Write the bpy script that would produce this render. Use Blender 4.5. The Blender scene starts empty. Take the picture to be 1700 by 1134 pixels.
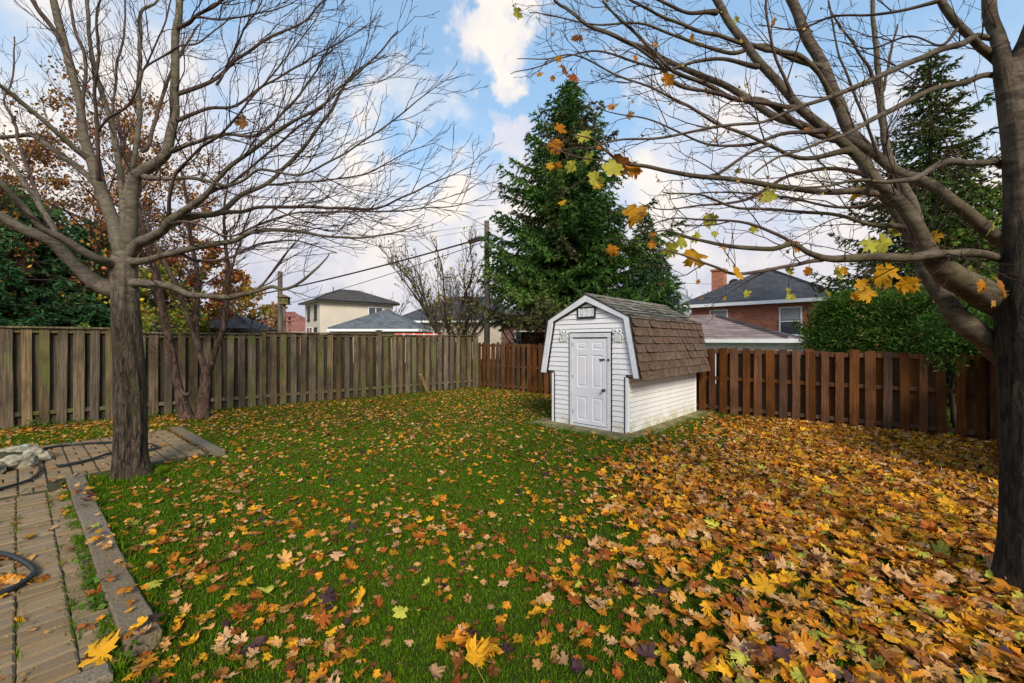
import bpy, math, random
import numpy as np
from mathutils import Vector, Matrix, noise as mnoise
random.seed(11)
rng = np.random.default_rng(11)
SC = bpy.context.scene
COL = SC.collection
R = math.radians

# ------------------------------------------------------------------ camera, sky, sun, exposure
EYE = 1.6          # eye height, metres
F = 690.0          # focal length in pixels of the 1700 px wide photograph
cam_d = bpy.data.cameras.new("camera")
cam_d.sensor_width = 36.0
cam_d.lens = F / 1700.0 * 36.0
cam_d.clip_start = 0.05
cam_d.clip_end = 2000.0
cam = bpy.data.objects.new("camera", cam_d)
cam.location = (0, 0, EYE)
cam.rotation_euler = (R(90), 0, 0)
COL.objects.link(cam)
SC.camera = cam

SUN_EL, SUN_AZ = 34.0, 168.0       # azimuth clockwise from +Y: the sun stands behind the camera, a little to the right
sun_d = bpy.data.lights.new("sun", "SUN")
sun_d.energy = 3.7
sun_d.angle = R(20)
sun_d.color = (1.0, 0.91, 0.77)
sun = bpy.data.objects.new("sun", sun_d)
sdir = Vector((math.sin(R(SUN_AZ)) * math.cos(R(SUN_EL)), math.cos(R(SUN_AZ)) * math.cos(R(SUN_EL)), math.sin(R(SUN_EL))))
sun.rotation_euler = sdir.to_track_quat('Z', 'Y').to_euler()
COL.objects.link(sun)

SC.view_settings.view_transform = 'Standard'
SC.view_settings.look = 'None'
SC.view_settings.gamma = 1.0
SC.view_settings.use_curve_mapping = False
SC.view_settings.exposure = 0.22
SC.render.engine = 'CYCLES'
SC.cycles.max_bounces = 6
SC.cycles.transparent_max_bounces = 8


class NT:
    """tiny node-tree helper"""
    def __init__(s, tree):
        s.t = tree
    def n(s, kind, props=None, **ins):
        nd = s.t.nodes.new(kind)
        for k, v in (props or {}).items():
            setattr(nd, k, v)
        for k, v in ins.items():
            key = int(k[1:]) if k[0] == 'i' and k[1:].isdigit() else k.replace('_', ' ')
            sock = nd.inputs[key]
            if isinstance(v, bpy.types.NodeSocket):
                s.t.links.new(v, sock)
            else:
                sock.default_value = v
        return nd
    def math(s, op, a, b=0.0, c=0.0, clamp=False):
        return s.n('ShaderNodeMath', {'operation': op, 'use_clamp': clamp}, i0=a, i1=b, i2=c).outputs[0]
    def vmath(s, op, a, b=(0, 0, 0)):
        nd = s.n('ShaderNodeVectorMath', {'operation': op}, i0=a, i1=b)
        return nd.outputs['Value'] if op in ('DOT_PRODUCT', 'LENGTH', 'DISTANCE') else nd.outputs[0]
    def mix(s, f, a, b, blend='MIX'):
        nd = s.t.nodes.new('ShaderNodeMix')
        nd.data_type = 'RGBA'
        nd.blend_type = blend
        for sock, v in ((nd.inputs[0], f), (nd.inputs[6], a), (nd.inputs[7], b)):
            if isinstance(v, bpy.types.NodeSocket):
                s.t.links.new(v, sock)
            else:
                sock.default_value = v if not isinstance(v, tuple) else (tuple(v) + (1.0,))[:4]
        return nd.outputs[2]
    def noise(s, vec, scale, detail=4, rough=0.55, dist=0.0):
        return s.n('ShaderNodeTexNoise', {}, Vector=vec, Scale=scale, Detail=detail, Roughness=rough, Distortion=dist).outputs[0]
    def rng(s, v, a, b, c=0.0, d=1.0, smooth=True):
        return s.n('ShaderNodeMapRange', {'interpolation_type': 'SMOOTHSTEP' if smooth else 'LINEAR'}, i0=v, i1=a, i2=b, i3=c, i4=d).outputs[0]


world = bpy.data.worlds.new("World")
SC.world = world
world.use_nodes = True
world.node_tree.nodes.clear()
W = NT(world.node_tree)
SKY_STRENGTH = 0.1
sky = W.n('ShaderNodeTexSky', {'sky_type': 'NISHITA', 'sun_disc': False, 'sun_elevation': R(SUN_EL), 'sun_rotation': R(SUN_AZ),
                               'air_density': 1.0, 'dust_density': 0.6, 'ozone_density': 2.0})
tc = W.n('ShaderNodeTexCoord')
wdir = W.vmath('NORMALIZE', tc.outputs['Generated'])
sep = W.n('ShaderNodeSeparateXYZ', {}, Vector=wdir)
wz = sep.outputs[2]
# a flat cloud layer overhead: direction projected on a plane, stretched towards the horizon
den = W.math('ADD', W.math('MAXIMUM', wz, 0.0), 0.22)
pl = W.n('ShaderNodeCombineXYZ', {}, X=W.math('DIVIDE', sep.outputs[0], den), Y=W.math('DIVIDE', sep.outputs[1], den), Z=0.0).outputs[0]
pl = W.vmath('ADD', pl, (3.35, 1.2, 0.0))
n_big = W.noise(pl, 1.15, 3, 0.5)
n_mid = W.noise(wdir, 5.2, 7, 0.58, 0.3)
n_fine = W.noise(wdir, 15.0, 6, 0.6)
low = W.rng(wz, 0.02, 0.62, 0.38, -0.10)            # overcast towards the horizon
cover = W.math('ADD', W.math('MULTIPLY', n_big, 0.52), W.math('MULTIPLY', n_mid, 0.5))
cover = W.math('ADD', cover, W.math('MULTIPLY', n_fine, 0.10))
cover = W.math('ADD', cover, low)
wn = W.n('ShaderNodeTexNoise', {}, Vector=wdir, Scale=5.5, Detail=5, Roughness=0.6).outputs['Color']
wwarp = W.vmath('NORMALIZE', W.vmath('ADD', wdir, W.vmath('MULTIPLY', W.vmath('SUBTRACT', wn, (0.5, 0.5, 0.5)), (0.42, 0.42, 0.42))))
def blob(x, y, size, amount):
    """a bank of cloud (or a clear gap) in one direction of the sky"""
    global cover
    d = Vector(((x - 850) / F, 1.0, (567 - y) / F)).normalized()
    dot = W.vmath('DOT_PRODUCT', wwarp, tuple(d))
    cover = W.math('ADD', cover, W.rng(dot, math.cos(R(size)), math.cos(R(size * 0.12)), 0.0, amount))
for b in ((745, 85, 13, 0.34), (835, 15, 9, .28), (680, 120, 7, .16), (640, 90, 6, .12), (845, 222, 4, .22), (620, 235, 7, .10), (770, 300, 9, .10), (660, 15, 11, -.30), (735, 185, 13, -.24), (905, 120, 9, -.16),
          (1030, 215, 6, -.12), (1560, 110, 16, -.06), (200, 100, 30, .07), (1150, 30, 14, .10)):
    blob(*b)
mask = W.rng(cover, 0.50, 0.76)
shade = W.noise(W.vmath('ADD', wdir, (0.0, 0.0, 0.035)), 6.0, 5, 0.6)
K = 1.0 / SKY_STRENGTH
grey = W.rng(wz, 0.02, 0.30, 0.0, 1.0)
c_low = W.mix(W.rng(shade, 0.35, 0.65), tuple(K * v for v in (0.47, 0.49, 0.61)), tuple(K * v for v in (0.68, 0.67, 0.73)))
c_high = W.mix(W.rng(shade, 0.36, 0.62), tuple(K * v for v in (0.64, 0.66, 0.76)), tuple(K * v for v in (0.90, 0.83, 0.76)))
c_cloud = W.mix(grey, c_low, c_high)
blue = W.mix(1.0, sky.outputs[0], (1.5, 1.95, 2.0), 'MULTIPLY')
veil = W.mix(W.rng(wz, 0.05, 0.80, 0.80, 0.50), blue, tuple(K * v for v in (0.40, 0.60, 0.84)))
skycol = W.mix(mask, veil, c_cloud)
bg = W.n('ShaderNodeBackground', {}, Color=skycol, Strength=SKY_STRENGTH)
W.n('ShaderNodeOutputWorld', {}, Surface=bg.outputs[0])


# ------------------------------------------------------------------ helpers
def P(x, y, Y):
    """point of the place seen at photograph pixel (x, y), Y metres in front of the camera"""
    return np.array([(x - 850) / F * Y, Y, EYE - (y - 567) / F * Y])

def G(x, y):
    """point of the ground seen at photograph pixel (x, y)"""
    return P(x, y, EYE * F / (y - 567.0))

def tag(o, label=None, cat=None, group=None, kind=None):
    if label: o['label'] = label
    if cat: o['category'] = cat
    if group: o['group'] = group
    if kind: o['kind'] = kind
    return o

def empty(name, loc=(0, 0, 0), rz=0.0, label=None, cat=None, group=None, kind=None):
    o = bpy.data.objects.new(name, None)
    o.empty_display_size = 0.2
    o.location = loc
    o.rotation_euler = (0, 0, rz)
    COL.objects.link(o)
    return tag(o, label, cat, group, kind)

def put(name, mesh, parent=None, loc=(0, 0, 0), rot=(0, 0, 0), scale=(1, 1, 1)):
    o = bpy.data.objects.new(name, mesh)
    o.location = loc
    o.rotation_euler = rot
    o.scale = scale
    if parent is not None:
        o.parent = parent
    COL.objects.link(o)
    return o

def bulk_mesh(name, V, faces, mat, col=None, smooth=False):
    """mesh out of numpy arrays; faces: list of (m,k) index arrays"""
    if not isinstance(faces, (list, tuple)):
        faces = [faces]
    me = bpy.data.meshes.new(name)
    V = np.asarray(V, dtype=np.float32)
    me.vertices.add(len(V))
    me.vertices.foreach_set('co', V.ravel())
    idx = np.concatenate([np.asarray(f, dtype=np.int32).ravel() for f in faces])
    tot = np.concatenate([np.full(len(f), np.asarray(f).shape[1], dtype=np.int32) for f in faces])
    me.loops.add(len(idx))
    me.loops.foreach_set('vertex_index', idx)
    me.polygons.add(len(tot))
    st = np.concatenate([[0], np.cumsum(tot)[:-1]]).astype(np.int32)
    me.polygons.foreach_set('loop_start', st)
    me.polygons.foreach_set('loop_total', tot)
    if smooth:
        me.polygons.foreach_set('use_smooth', np.ones(len(tot), dtype=bool))
    if col is not None:
        a = me.attributes.new('col', 'FLOAT_COLOR', 'POINT')
        c = np.ones((len(V), 4), dtype=np.float32)
        c[:, :3] = col
        a.data.foreach_set('color', c.ravel())
    me.update(calc_edges=True)
    if mat: me.materials.append(mat)
    return me

class MB:
    """collects shapes, builds ONE mesh"""
    def __init__(s):
        s.v, s.f = [], []
        s.smooth = False
    def add(s, V, Fs):
        b = len(s.v)
        s.v += [tuple(float(c) for c in p) for p in V]
        s.f += [tuple(i + b for i in f) for f in Fs]
        return s
    def box(s, x0, x1, y0, y1, z0, z1):
        return s.add([(x0, y0, z0), (x1, y0, z0), (x1, y1, z0), (x0, y1, z0), (x0, y0, z1), (x1, y0, z1), (x1, y1, z1), (x0, y1, z1)],
                     [(0, 3, 2, 1), (4, 5, 6, 7), (0, 1, 5, 4), (1, 2, 6, 5), (2, 3, 7, 6), (3, 0, 4, 7)])
    def prism(s, prof, a, b, plane='xz'):
        """polygon (counter-clockwise seen from -y for xz) extruded from a to b along the third axis"""
        n = len(prof)
        if plane == 'xz':
            V = [(p[0], a, p[1]) for p in prof] + [(p[0], b, p[1]) for p in prof]
        elif plane == 'xy':
            V = [(p[0], p[1], a) for p in prof] + [(p[0], p[1], b) for p in prof]
        else:
            V = [(a, p[0], p[1]) for p in prof] + [(b, p[0], p[1]) for p in prof]
        Fs = [tuple(range(n)), tuple(range(2 * n - 1, n - 1, -1))]
        Fs += [(i, i + n, (i + 1) % n + n, (i + 1) % n) for i in range(n)]
        return s.add(V, Fs)
    def tube(s, pts, rad, sides=8, cap=True):
        V, Q = tube(np.asarray(pts, float), np.broadcast_to(np.asarray(rad, float), (len(pts),)), sides)
        b = len(s.v)
        s.add(V, [tuple(q) for q in Q])
        if cap:
            s.f.append(tuple(range(b + sides - 1, b - 1, -1)))
            e = b + (len(pts) - 1) * sides
            s.f.append(tuple(range(e, e + sides)))
        return s
    def bar(s, p, q, w, t):
        """rectangular bar from p to q, w wide, t deep"""
        p, q = np.asarray(p, float), np.asarray(q, float)
        d = (q - p) / np.linalg.norm(q - p)
        ref = np.array([0, 1.0, 0]) if abs(d[1]) < 0.9 else np.array([1.0, 0, 0])
        a = np.cross(d, ref); a /= np.linalg.norm(a)
        c = np.cross(d, a)
        V = [o + a * w / 2 * i + c * t / 2 * j for o in (p, q) for i, j in ((-1, -1), (1, -1), (1, 1), (-1, 1))]
        return s.add(V, [(3, 2, 1, 0), (4, 5, 6, 7), (0, 1, 5, 4), (1, 2, 6, 5), (2, 3, 7, 6), (3, 0, 4, 7)])
    def mesh(s, name, mat, bevel=0.0):
        me = bpy.data.meshes.new(name)
        me.from_pydata(s.v, [], s.f)
        me.update()
        if mat: me.materials.append(mat)
        import bmesh
        bm = bmesh.new(); bm.from_mesh(me)
        bmesh.ops.recalc_face_normals(bm, faces=bm.faces)
        if bevel:
            bmesh.ops.bevel(bm, geom=[e for e in bm.edges if len(e.link_faces) == 2 and e.calc_face_angle(0) > 0.5], offset=bevel, segments=1, affect='EDGES', clamp_overlap=True)
        bm.to_mesh(me); bm.free()
        if s.smooth:
            me.polygons.foreach_set('use_smooth', [True] * len(me.polygons))
        return me
    def build(s, name, mat, parent=None, loc=(0, 0, 0), rot=(0, 0, 0), bevel=0.0):
        return put(name, s.mesh(name, mat, bevel), parent, loc, rot)

def tube(pts, rad, sides):
    n = len(pts)
    t = np.gradient(pts, axis=0)
    t /= np.maximum(np.linalg.norm(t, axis=1, keepdims=True), 1e-9)
    m = np.abs(t).mean(0)
    ref = np.zeros(3); ref[int(np.argmin(m))] = 1.0
    a = np.cross(t, ref); a /= np.maximum(np.linalg.norm(a, axis=1, keepdims=True), 1e-9)
    b = np.cross(t, a)
    ang = np.arange(sides) * 2 * math.pi / sides
    V = pts[:, None, :] + rad[:, None, None] * (a[:, None, :] * np.cos(ang)[None, :, None] + b[:, None, :] * np.sin(ang)[None, :, None])
    i = np.arange(n - 1)[:, None] * sides
    j = np.arange(sides)[None, :]
    k = (j + 1) % sides
    Q = np.stack([i + j, i + k, i + k + sides, i + j + sides], axis=-1).reshape(-1, 4)
    return V.reshape(-1, 3), Q

class Tubes:
    """many tubes gathered into one mesh"""
    def __init__(s):
        s.V, s.Q, s.n = [], [], 0
    def add(s, pts, rad, sides=4):
        V, Q = tube(pts, rad, sides)
        s.V.append(V); s.Q.append(Q + s.n); s.n += len(V)
    def build(s, name, mat, parent=None, smooth=True):
        me = bulk_mesh(name, np.concatenate(s.V), np.concatenate(s.Q), mat, smooth=smooth)
        return put(name, me, parent)

def catmull(pts, per=6):
    pts = np.asarray(pts, float)
    p = np.vstack([2 * pts[0] - pts[1], pts, 2 * pts[-1] - pts[-2]])
    out = []
    for i in range(1, len(p) - 2):
        for u in np.arange(per) / per:
            a, b, c, d = p[i - 1], p[i], p[i + 1], p[i + 2]
            out.append(0.5 * (2 * b + (c - a) * u + (2 * a - 5 * b + 4 * c - d) * u * u + (3 * b - a - 3 * c + d) * u ** 3))
    out.append(pts[-1])
    return np.array(out)

def unit(v):
    v = np.asarray(v, float)
    return v / max(np.linalg.norm(v), 1e-9)

def fbm(x, y, seed=0.0):
    return mnoise.noise(Vector((x, y, seed))) + 0.5 * mnoise.noise(Vector((2.1 * x, 2.1 * y, seed + 7.3)))


# ------------------------------------------------------------------ materials
def newmat(name, rough=0.8):
    m = bpy.data.materials.new(name)
    m.use_nodes = True
    t = NT(m.node_tree)
    b = m.node_tree.nodes['Principled BSDF']
    b.inputs['Roughness'].default_value = rough
    return m, t, b

def setin(t, b, key, v):
    if isinstance(v, bpy.types.NodeSocket):
        t.t.links.new(v, b.inputs[key])
    else:
        b.inputs[key].default_value = v if not isinstance(v, tuple) else (tuple(v) + (1.0,))[:4]

def bump(t, b, h, strength, dist):
    nd = t.n('ShaderNodeBump', {}, Height=h, Strength=strength, Distance=dist)
    t.t.links.new(nd.outputs[0], b.inputs['Normal'])

def objvec(t, scale=(1, 1, 1), rand=40.0):
    """object coordinates, shifted at random from object to object"""
    c = t.n('ShaderNodeTexCoord').outputs['Object']
    r = t.n('ShaderNodeObjectInfo').outputs['Random']
    off = t.math('MULTIPLY', r, rand)
    v = t.vmath('ADD', c, t.n('ShaderNodeCombineXYZ', {}, X=off, Y=off, Z=off).outputs[0])
    return t.n('ShaderNodeMapping', {}, Vector=v, Scale=scale).outputs[0], r

def wood(name, dark, light, moss=None, moss_amt=0.0, rough=0.85):
    m, t, b = newmat(name, rough)
    v, r = objvec(t, (1, 1, 1))
    g = t.n('ShaderNodeMapping', {}, Vector=v, Scale=(26, 26, 1.6)).outputs[0]
    grain = t.noise(g, 1.6, 6, 0.65, 0.6)
    blot = t.noise(v, 2.2, 4, 0.6)
    c = t.mix(t.rng(grain, 0.3, 0.72), dark, light)
    c = t.mix(t.rng(blot, 0.38, 0.68, 0.0, 0.7), c, tuple(0.6 * x for x in dark))
    hsv = t.n('ShaderNodeHueSaturation', {}, Saturation=t.rng(r, 0, 1, 0.75, 1.15, False), Value=t.rng(t.math('FRACT', t.math('MULTIPLY', r, 7.31)), 0, 1, 0.68, 1.22, False), Color=c)
    c = hsv.outputs[0]
    if moss:
        mn = t.noise(v, 3.1, 5, 0.6)
        amt = t.math('MULTIPLY', t.rng(mn, 0.42, 0.66), t.rng(t.math('FRACT', t.math('MULTIPLY', r, 13.7)), 0.15, 0.9, 0.05, moss_amt))
        c = t.mix(amt, c, moss)
    # knots
    vk = t.n('ShaderNodeMapping', {}, Vector=v, Scale=(9, 9, 2.6)).outputs[0]
    kn = t.n('ShaderNodeTexVoronoi', {}, Vector=vk, Scale=1.0).outputs['Distance']
    c = t.mix(t.rng(kn, 0.07, 0.13, 0.6, 0.0), c, tuple(0.3 * x for x in dark))
    setin(t, b, 'Base Color', c)
    b.inputs['Specular IOR Level'].default_value = 0.25
    bump(t, b, grain, 0.5, 0.006)
    return m

def simple(name, c, rough=0.6, vary=0.12, scale=6.0, bump_s=0.0, bump_scale=60.0, metal=0.0, rand=0.0, detail=5):
    m, t, b = newmat(name, rough)
    v, r = objvec(t)
    n = t.noise(v, scale, detail, 0.6)
    col = t.mix(t.rng(n, 0.3, 0.7), tuple(x * (1 - vary) for x in c), tuple(min(1, x * (1 + vary)) for x in c))
    if rand:
        col = t.n('ShaderNodeHueSaturation', {}, Color=col, Value=t.rng(r, 0, 1, 1 - rand, 1 + rand, False), Saturation=t.rng(t.math('FRACT', t.math('MULTIPLY', r, 5.7)), 0, 1, 1 - rand, 1 + rand * 0.6, False)).outputs[0]
    setin(t, b, 'Base Color', col)
    b.inputs['Metallic'].default_value = metal
    b.inputs['Specular IOR Level'].default_value = 0.3
    if bump_s:
        bump(t, b, t.noise(v, bump_scale, 4, 0.6), bump_s, 0.004)
    return m

def bark(name, dark, light, stretch=(9, 9, 1.5), bump_s=0.9, dist=0.03, tint=None, rough=0.9, upper=None):
    m, t, b = newmat(name, rough)
    c = t.n('ShaderNodeTexCoord').outputs['Object']
    v = t.n('ShaderNodeMapping', {}, Vector=c, Scale=stretch).outputs[0]
    n1 = t.noise(v, 2.2, 7, 0.65, 0.8)
    n2 = t.noise(c, 3.0, 5, 0.6)
    n3 = t.noise(c, 55.0, 4, 0.65)
    col = t.mix(t.rng(n1, 0.36, 0.64), dark, light)
    if tint:
        col = t.mix(t.rng(n2, 0.45, 0.68, 0.0, 0.6), col, tint)
    col = t.mix(t.rng(n3, 0.35, 0.7, 0.0, 0.35), col, tuple(0.5 * x for x in dark))
    h = t.math('ADD', n1, t.math('MULTIPLY', n3, 0.3))
    if upper:       # old rough bark gives way to smooth young bark above this height
        z0, z1, ud, ul = upper
        z = t.n('ShaderNodeSeparateXYZ', {}, Vector=c).outputs[2]
        z = t.math('ADD', z, t.math('MULTIPLY', t.math('SUBTRACT', t.noise(t.n('ShaderNodeMapping', {}, Vector=c, Scale=(7, 7, 2)).outputs[0], 1.6, 4, 0.6), 0.5), 0.9))
        f = t.rng(z, z0, z1)
        n4 = t.noise(t.n('ShaderNodeMapping', {}, Vector=c, Scale=(4, 4, 9)).outputs[0], 2.2, 6, 0.65, 0.8)
        col = t.mix(f, col, t.mix(t.rng(n4, 0.36, 0.64), ud, ul))
        h = t.math('MULTIPLY', h, t.math('SUBTRACT', 1.0, t.math('MULTIPLY', f, 0.75)))
    setin(t, b, 'Base Color', col)
    b.inputs['Specular IOR Level'].default_value = 0.2
    bump(t, b, h, bump_s, dist)
    return m

def leafmat(name, rough=0.5, trans=0.3, source='attr', vein=0.0, spec=0.10):
    m, t, b = newmat(name, rough)
    if source == 'attr':
        c = t.n('ShaderNodeAttribute', {'attribute_name': 'col'}).outputs['Color']
    else:
        c = t.n('ShaderNodeObjectInfo').outputs['Color']
    if vein:
        co = t.n('ShaderNodeTexCoord').outputs['Object']
        n = t.noise(co, 28.0, 4, 0.6)
        c = t.mix(t.rng(n, 0.42, 0.72, 0.0, vein), c, t.mix(1.0, c, (0.55, 0.42, 0.32), 'MULTIPLY'))
    setin(t, b, 'Base Color', c)
    b.inputs['Specular IOR Level'].default_value = spec
    if trans:
        tr = t.n('ShaderNodeBsdfTranslucent', {}, Color=c)
        mx = t.n('ShaderNodeMixShader', {}, i0=trans, i1=b.outputs[0], i2=tr.outputs[0])
        out = [n for n in t.t.nodes if n.type == 'OUTPUT_MATERIAL'][0]
        t.t.links.new(mx.outputs[0], out.inputs[0])
    return m

def roofmat(name, c, row=0.14, rough=0.9, vary=0.3):
    """asphalt shingles too far off to tell apart"""
    m, t, b = newmat(name, rough)
    co = t.n('ShaderNodeTexCoord').outputs['Object']
    s = t.n('ShaderNodeSeparateXYZ', {}, Vector=co)
    u = t.math('ADD', s.outputs[0], s.outputs[1])
    v = t.n('ShaderNodeCombineXYZ', {}, X=u, Y=s.outputs[2], Z=0.0).outputs[0]
    br = t.n('ShaderNodeTexBrick', {'offset': 0.5}, Vector=v, Color1=tuple(x * (1 - vary) for x in c) + (1,), Color2=tuple(x * (1 + vary) for x in c) + (1,),
             Mortar=tuple(0.4 * x for x in c) + (1,), Scale=1.0, Mortar_Size=0.012, Bias=0.0, Brick_Width=0.34, Row_Height=row)
    n = t.noise(co, 1.3, 5, 0.6)
    col = t.mix(t.rng(n, 0.3, 0.7, 0.0, 0.45), br.outputs['Color'], tuple(x * 1.35 for x in c))
    setin(t, b, 'Base Color', col)
    b.inputs['Specular IOR Level'].default_value = 0.2
    bump(t, b, br.outputs['Fac'], -0.6, 0.02)
    return m

def brickmat(name, c):
    m, t, b = newmat(name, 0.9)
    co = t.n('ShaderNodeTexCoord').outputs['Object']
    s = t.n('ShaderNodeSeparateXYZ', {}, Vector=co)
    u = t.math('ADD', s.outputs[0], s.outputs[1])
    v = t.n('ShaderNodeCombineXYZ', {}, X=u, Y=s.outputs[2], Z=0.0).outputs[0]
    br = t.n('ShaderNodeTexBrick', {'offset': 0.5}, Vector=v, Color1=tuple(x * 0.6 for x in c) + (1,), Color2=tuple(x * 1.3 for x in c) + (1,),
             Mortar=(0.30, 0.24, 0.20, 1), Scale=1.0, Mortar_Size=0.012, Bias=0.0, Brick_Width=0.26, Row_Height=0.095)
    n = t.noise(co, 2.0, 4, 0.6)
    setin(t, b, 'Base Color', t.mix(t.rng(n, 0.3, 0.7, 0.0, 0.35), br.outputs['Color'], tuple(0.7 * x for x in c)))
    bump(t, b, br.outputs['Fac'], -0.6, 0.02)
    return m

def glassmat(name):
    m, t, b = newmat(name, 0.08)
    setin(t, b, 'Base Color', (0.05, 0.055, 0.06))
    b.inputs['Specular IOR Level'].default_value = 0.6
    return m

def vinyl(name, c, stain, low_dirt=0.0, streak=0.0):
    m, t, b = newmat(name, 0.45)
    co = t.n('ShaderNodeNewGeometry').outputs['Position']
    z = t.n('ShaderNodeSeparateXYZ', {}, Vector=co).outputs[2]
    n = t.noise(co, 4.5, 6, 0.65)
    n2 = t.noise(co, 1.4, 4, 0.6)
    col = t.mix(t.rng(n2, 0.3, 0.7), tuple(0.93 * x for x in c), c)
    if low_dirt:
        f = t.math('MULTIPLY', t.rng(z, 0.02, 0.34, low_dirt, 0.0), t.rng(n, 0.38, 0.58))
        col = t.mix(f, col, stain)
    if streak:
        sv = t.n('ShaderNodeMapping', {}, Vector=co, Scale=(9, 9, 0.7)).outputs[0]
        col = t.mix(t.rng(t.noise(sv, 1.5, 5, 0.6), 0.5, 0.75, 0.0, streak), col, (0.48, 0.42, 0.28))
    setin(t, b, 'Base Color', col)
    b.inputs['Specular IOR Level'].default_value = 0.35
    bump(t, b, t.noise(co, 90.0, 2, 0.5), 0.08, 0.002)
    return m

M = {}
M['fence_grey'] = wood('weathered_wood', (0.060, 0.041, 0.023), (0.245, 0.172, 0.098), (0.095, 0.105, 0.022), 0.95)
M['fence_grey_dark'] = wood('weathered_wood_shaded', (0.032, 0.023, 0.015), (0.098, 0.075, 0.048), (0.04, 0.048, 0.012), 0.6)  # same wood, with the shade of the gaps put into a darker colour
M['fence_brown'] = wood('stained_wood', (0.070, 0.024, 0.006), (0.175, 0.066, 0.017))
M['fence_brown_dark'] = wood('stained_wood_shaded', (0.065, 0.023, 0.006), (0.150, 0.057, 0.015))  # slightly darker copy: shade behind the front boards painted into the stain
M['stake'] = wood('pale_wood', (0.30, 0.22, 0.10), (0.50, 0.38, 0.19))
M['pole'] = wood('pole_wood', (0.10, 0.075, 0.05), (0.22, 0.17, 0.12))
M['vinyl'] = vinyl('white_vinyl', (0.80, 0.78, 0.80), (0.36, 0.34, 0.16), 0.6, 0.12)
M['vinyl_side'] = vinyl('white_vinyl_side', (0.80, 0.77, 0.73), (0.36, 0.34, 0.14), 0.7, 0.25)
M['trim'] = simple('grey_trim_paint', (0.66, 0.67, 0.70), 0.45, 0.08, 5.0)
M['door'] = simple('white_door_paint', (0.74, 0.72, 0.76), 0.4, 0.04, 3.0)
M['white'] = simple('white_paint', (0.78, 0.78, 0.78), 0.5, 0.05, 3.0)
M['black'] = simple('black_trim', (0.012, 0.012, 0.013), 0.5, 0.2, 10)
M['ornament'] = simple('pale_ornament', (0.68, 0.68, 0.66), 0.6, 0.15, 30)
M['metal'] = simple('dark_metal', (0.10, 0.095, 0.09), 0.35, 0.2, 20, metal=0.9)
M['shingle_brown'] = simple('brown_shingle', (0.108, 0.066, 0.042), 0.95, 0.3, 22, 0.6, 220, rand=0.16)
M['shingle_grey'] = simple('grey_shingle', (0.150, 0.132, 0.100), 0.95, 0.4, 16, 0.6, 220, rand=0.28)
M['felt'] = simple('roof_felt', (0.03, 0.026, 0.022), 0.95, 0.3, 12)
M['concrete'] = simple('mossy_concrete', (0.20, 0.165, 0.075), 0.95, 0.5, 2.6, 0.5, 90)
M['edging'] = simple('edging_concrete', (0.155, 0.118, 0.076), 0.95, 0.4, 80, 0.5, 160, rand=0.12)
M['paver'] = simple('brick_paver', (0.212, 0.142, 0.074), 0.95, 0.14, 140, 0.5, 260, rand=0.13)
M['stone'] = simple('pale_stone', (0.29, 0.255, 0.175), 0.95, 0.45, 9, 1.0, 34, rand=0.15)
M['soil'] = simple('dark_soil', (0.045, 0.042, 0.016), 1.0, 0.4, 9, 0.8, 60)
M['hose'] = simple('black_rubber', (0.018, 0.02, 0.022), 0.35, 0.2, 20)
M['bark_left'] = bark('ridged_bark', (0.018, 0.013, 0.009), (0.160, 0.118, 0.082), (20, 20, 2.8), 1.0, 0.07, (0.080, 0.068, 0.030), upper=(1.75, 2.35, (0.078, 0.062, 0.044), (0.165, 0.134, 0.098)))
M['limb_left'] = bark('smooth_grey_bark', (0.078, 0.062, 0.044), (0.165, 0.134, 0.098), (4, 4, 9), 0.35, 0.012, (0.11, 0.105, 0.05))
M['bark_right'] = bark('dark_wet_vignetted_bark', (0.012, 0.009, 0.007), (0.062, 0.047, 0.033), (16, 16, 3.0), 1.0, 0.035, upper=(2.0, 2.7, (0.052, 0.038, 0.026), (0.140, 0.104, 0.072)))  # wet bark, darkened further by vignetting put into its colour
M['limb_right'] = bark('brown_limb_bark', (0.052, 0.038, 0.026), (0.140, 0.104, 0.072), (4, 4, 10), 0.45, 0.012, (0.10, 0.085, 0.035))
M['twig'] = bark('red_brown_twig', (0.040, 0.022, 0.018), (0.082, 0.046, 0.036), (20, 20, 20), 0.2, 0.004)
M['twig_grey'] = bark('grey_twig', (0.055, 0.040, 0.032), (0.11, 0.085, 0.065), (20, 20, 20), 0.2, 0.004)
M['limb_thin'] = bark('reddish_thin_bark', (0.062, 0.042, 0.033), (0.118, 0.080, 0.061), (6, 6, 6), 0.25, 0.006)
M['bark_red'] = bark('reddish_bark', (0.028, 0.017, 0.012), (0.150, 0.092, 0.064), (9, 9, 2.5), 1.0, 0.03)
M['bark_dark'] = bark('conifer_bark', (0.03, 0.022, 0.016), (0.09, 0.065, 0.045), (9, 9, 2), 0.8, 0.03)
M['leaf'] = leafmat('fallen_leaf', 0.55, 0.18, 'attr', 0.55)
M['leaf_obj'] = leafmat('single_leaf', 0.5, 0.2, 'obj', 0.5)
M['leaf_hang'] = leafmat('hanging_leaf', 0.45, 0.45, 'obj', 0.3)
M['foliage'] = leafmat('foliage', 0.6, 0.25)
M['needle'] = leafmat('needles', 0.6, 0.08)
M['grass'] = leafmat('grass_blades', 0.55, 0.30)
M['cream'] = simple('cream_stucco', (0.56, 0.49, 0.40), 0.9, 0.05, 1.0)
M['beige'] = simple('beige_wall', (0.40, 0.34, 0.28), 0.9, 0.08, 1.0)
M['brick'] = brickmat('red_brick', (0.44, 0.115, 0.048))
M['brick_far'] = brickmat('far_brick', (0.24, 0.085, 0.05))
M['roof_dark'] = roofmat('charcoal_roof', (0.060, 0.060, 0.066))
M['roof_cream'] = roofmat('brown_grey_roof', (0.062, 0.054, 0.050))
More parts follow.
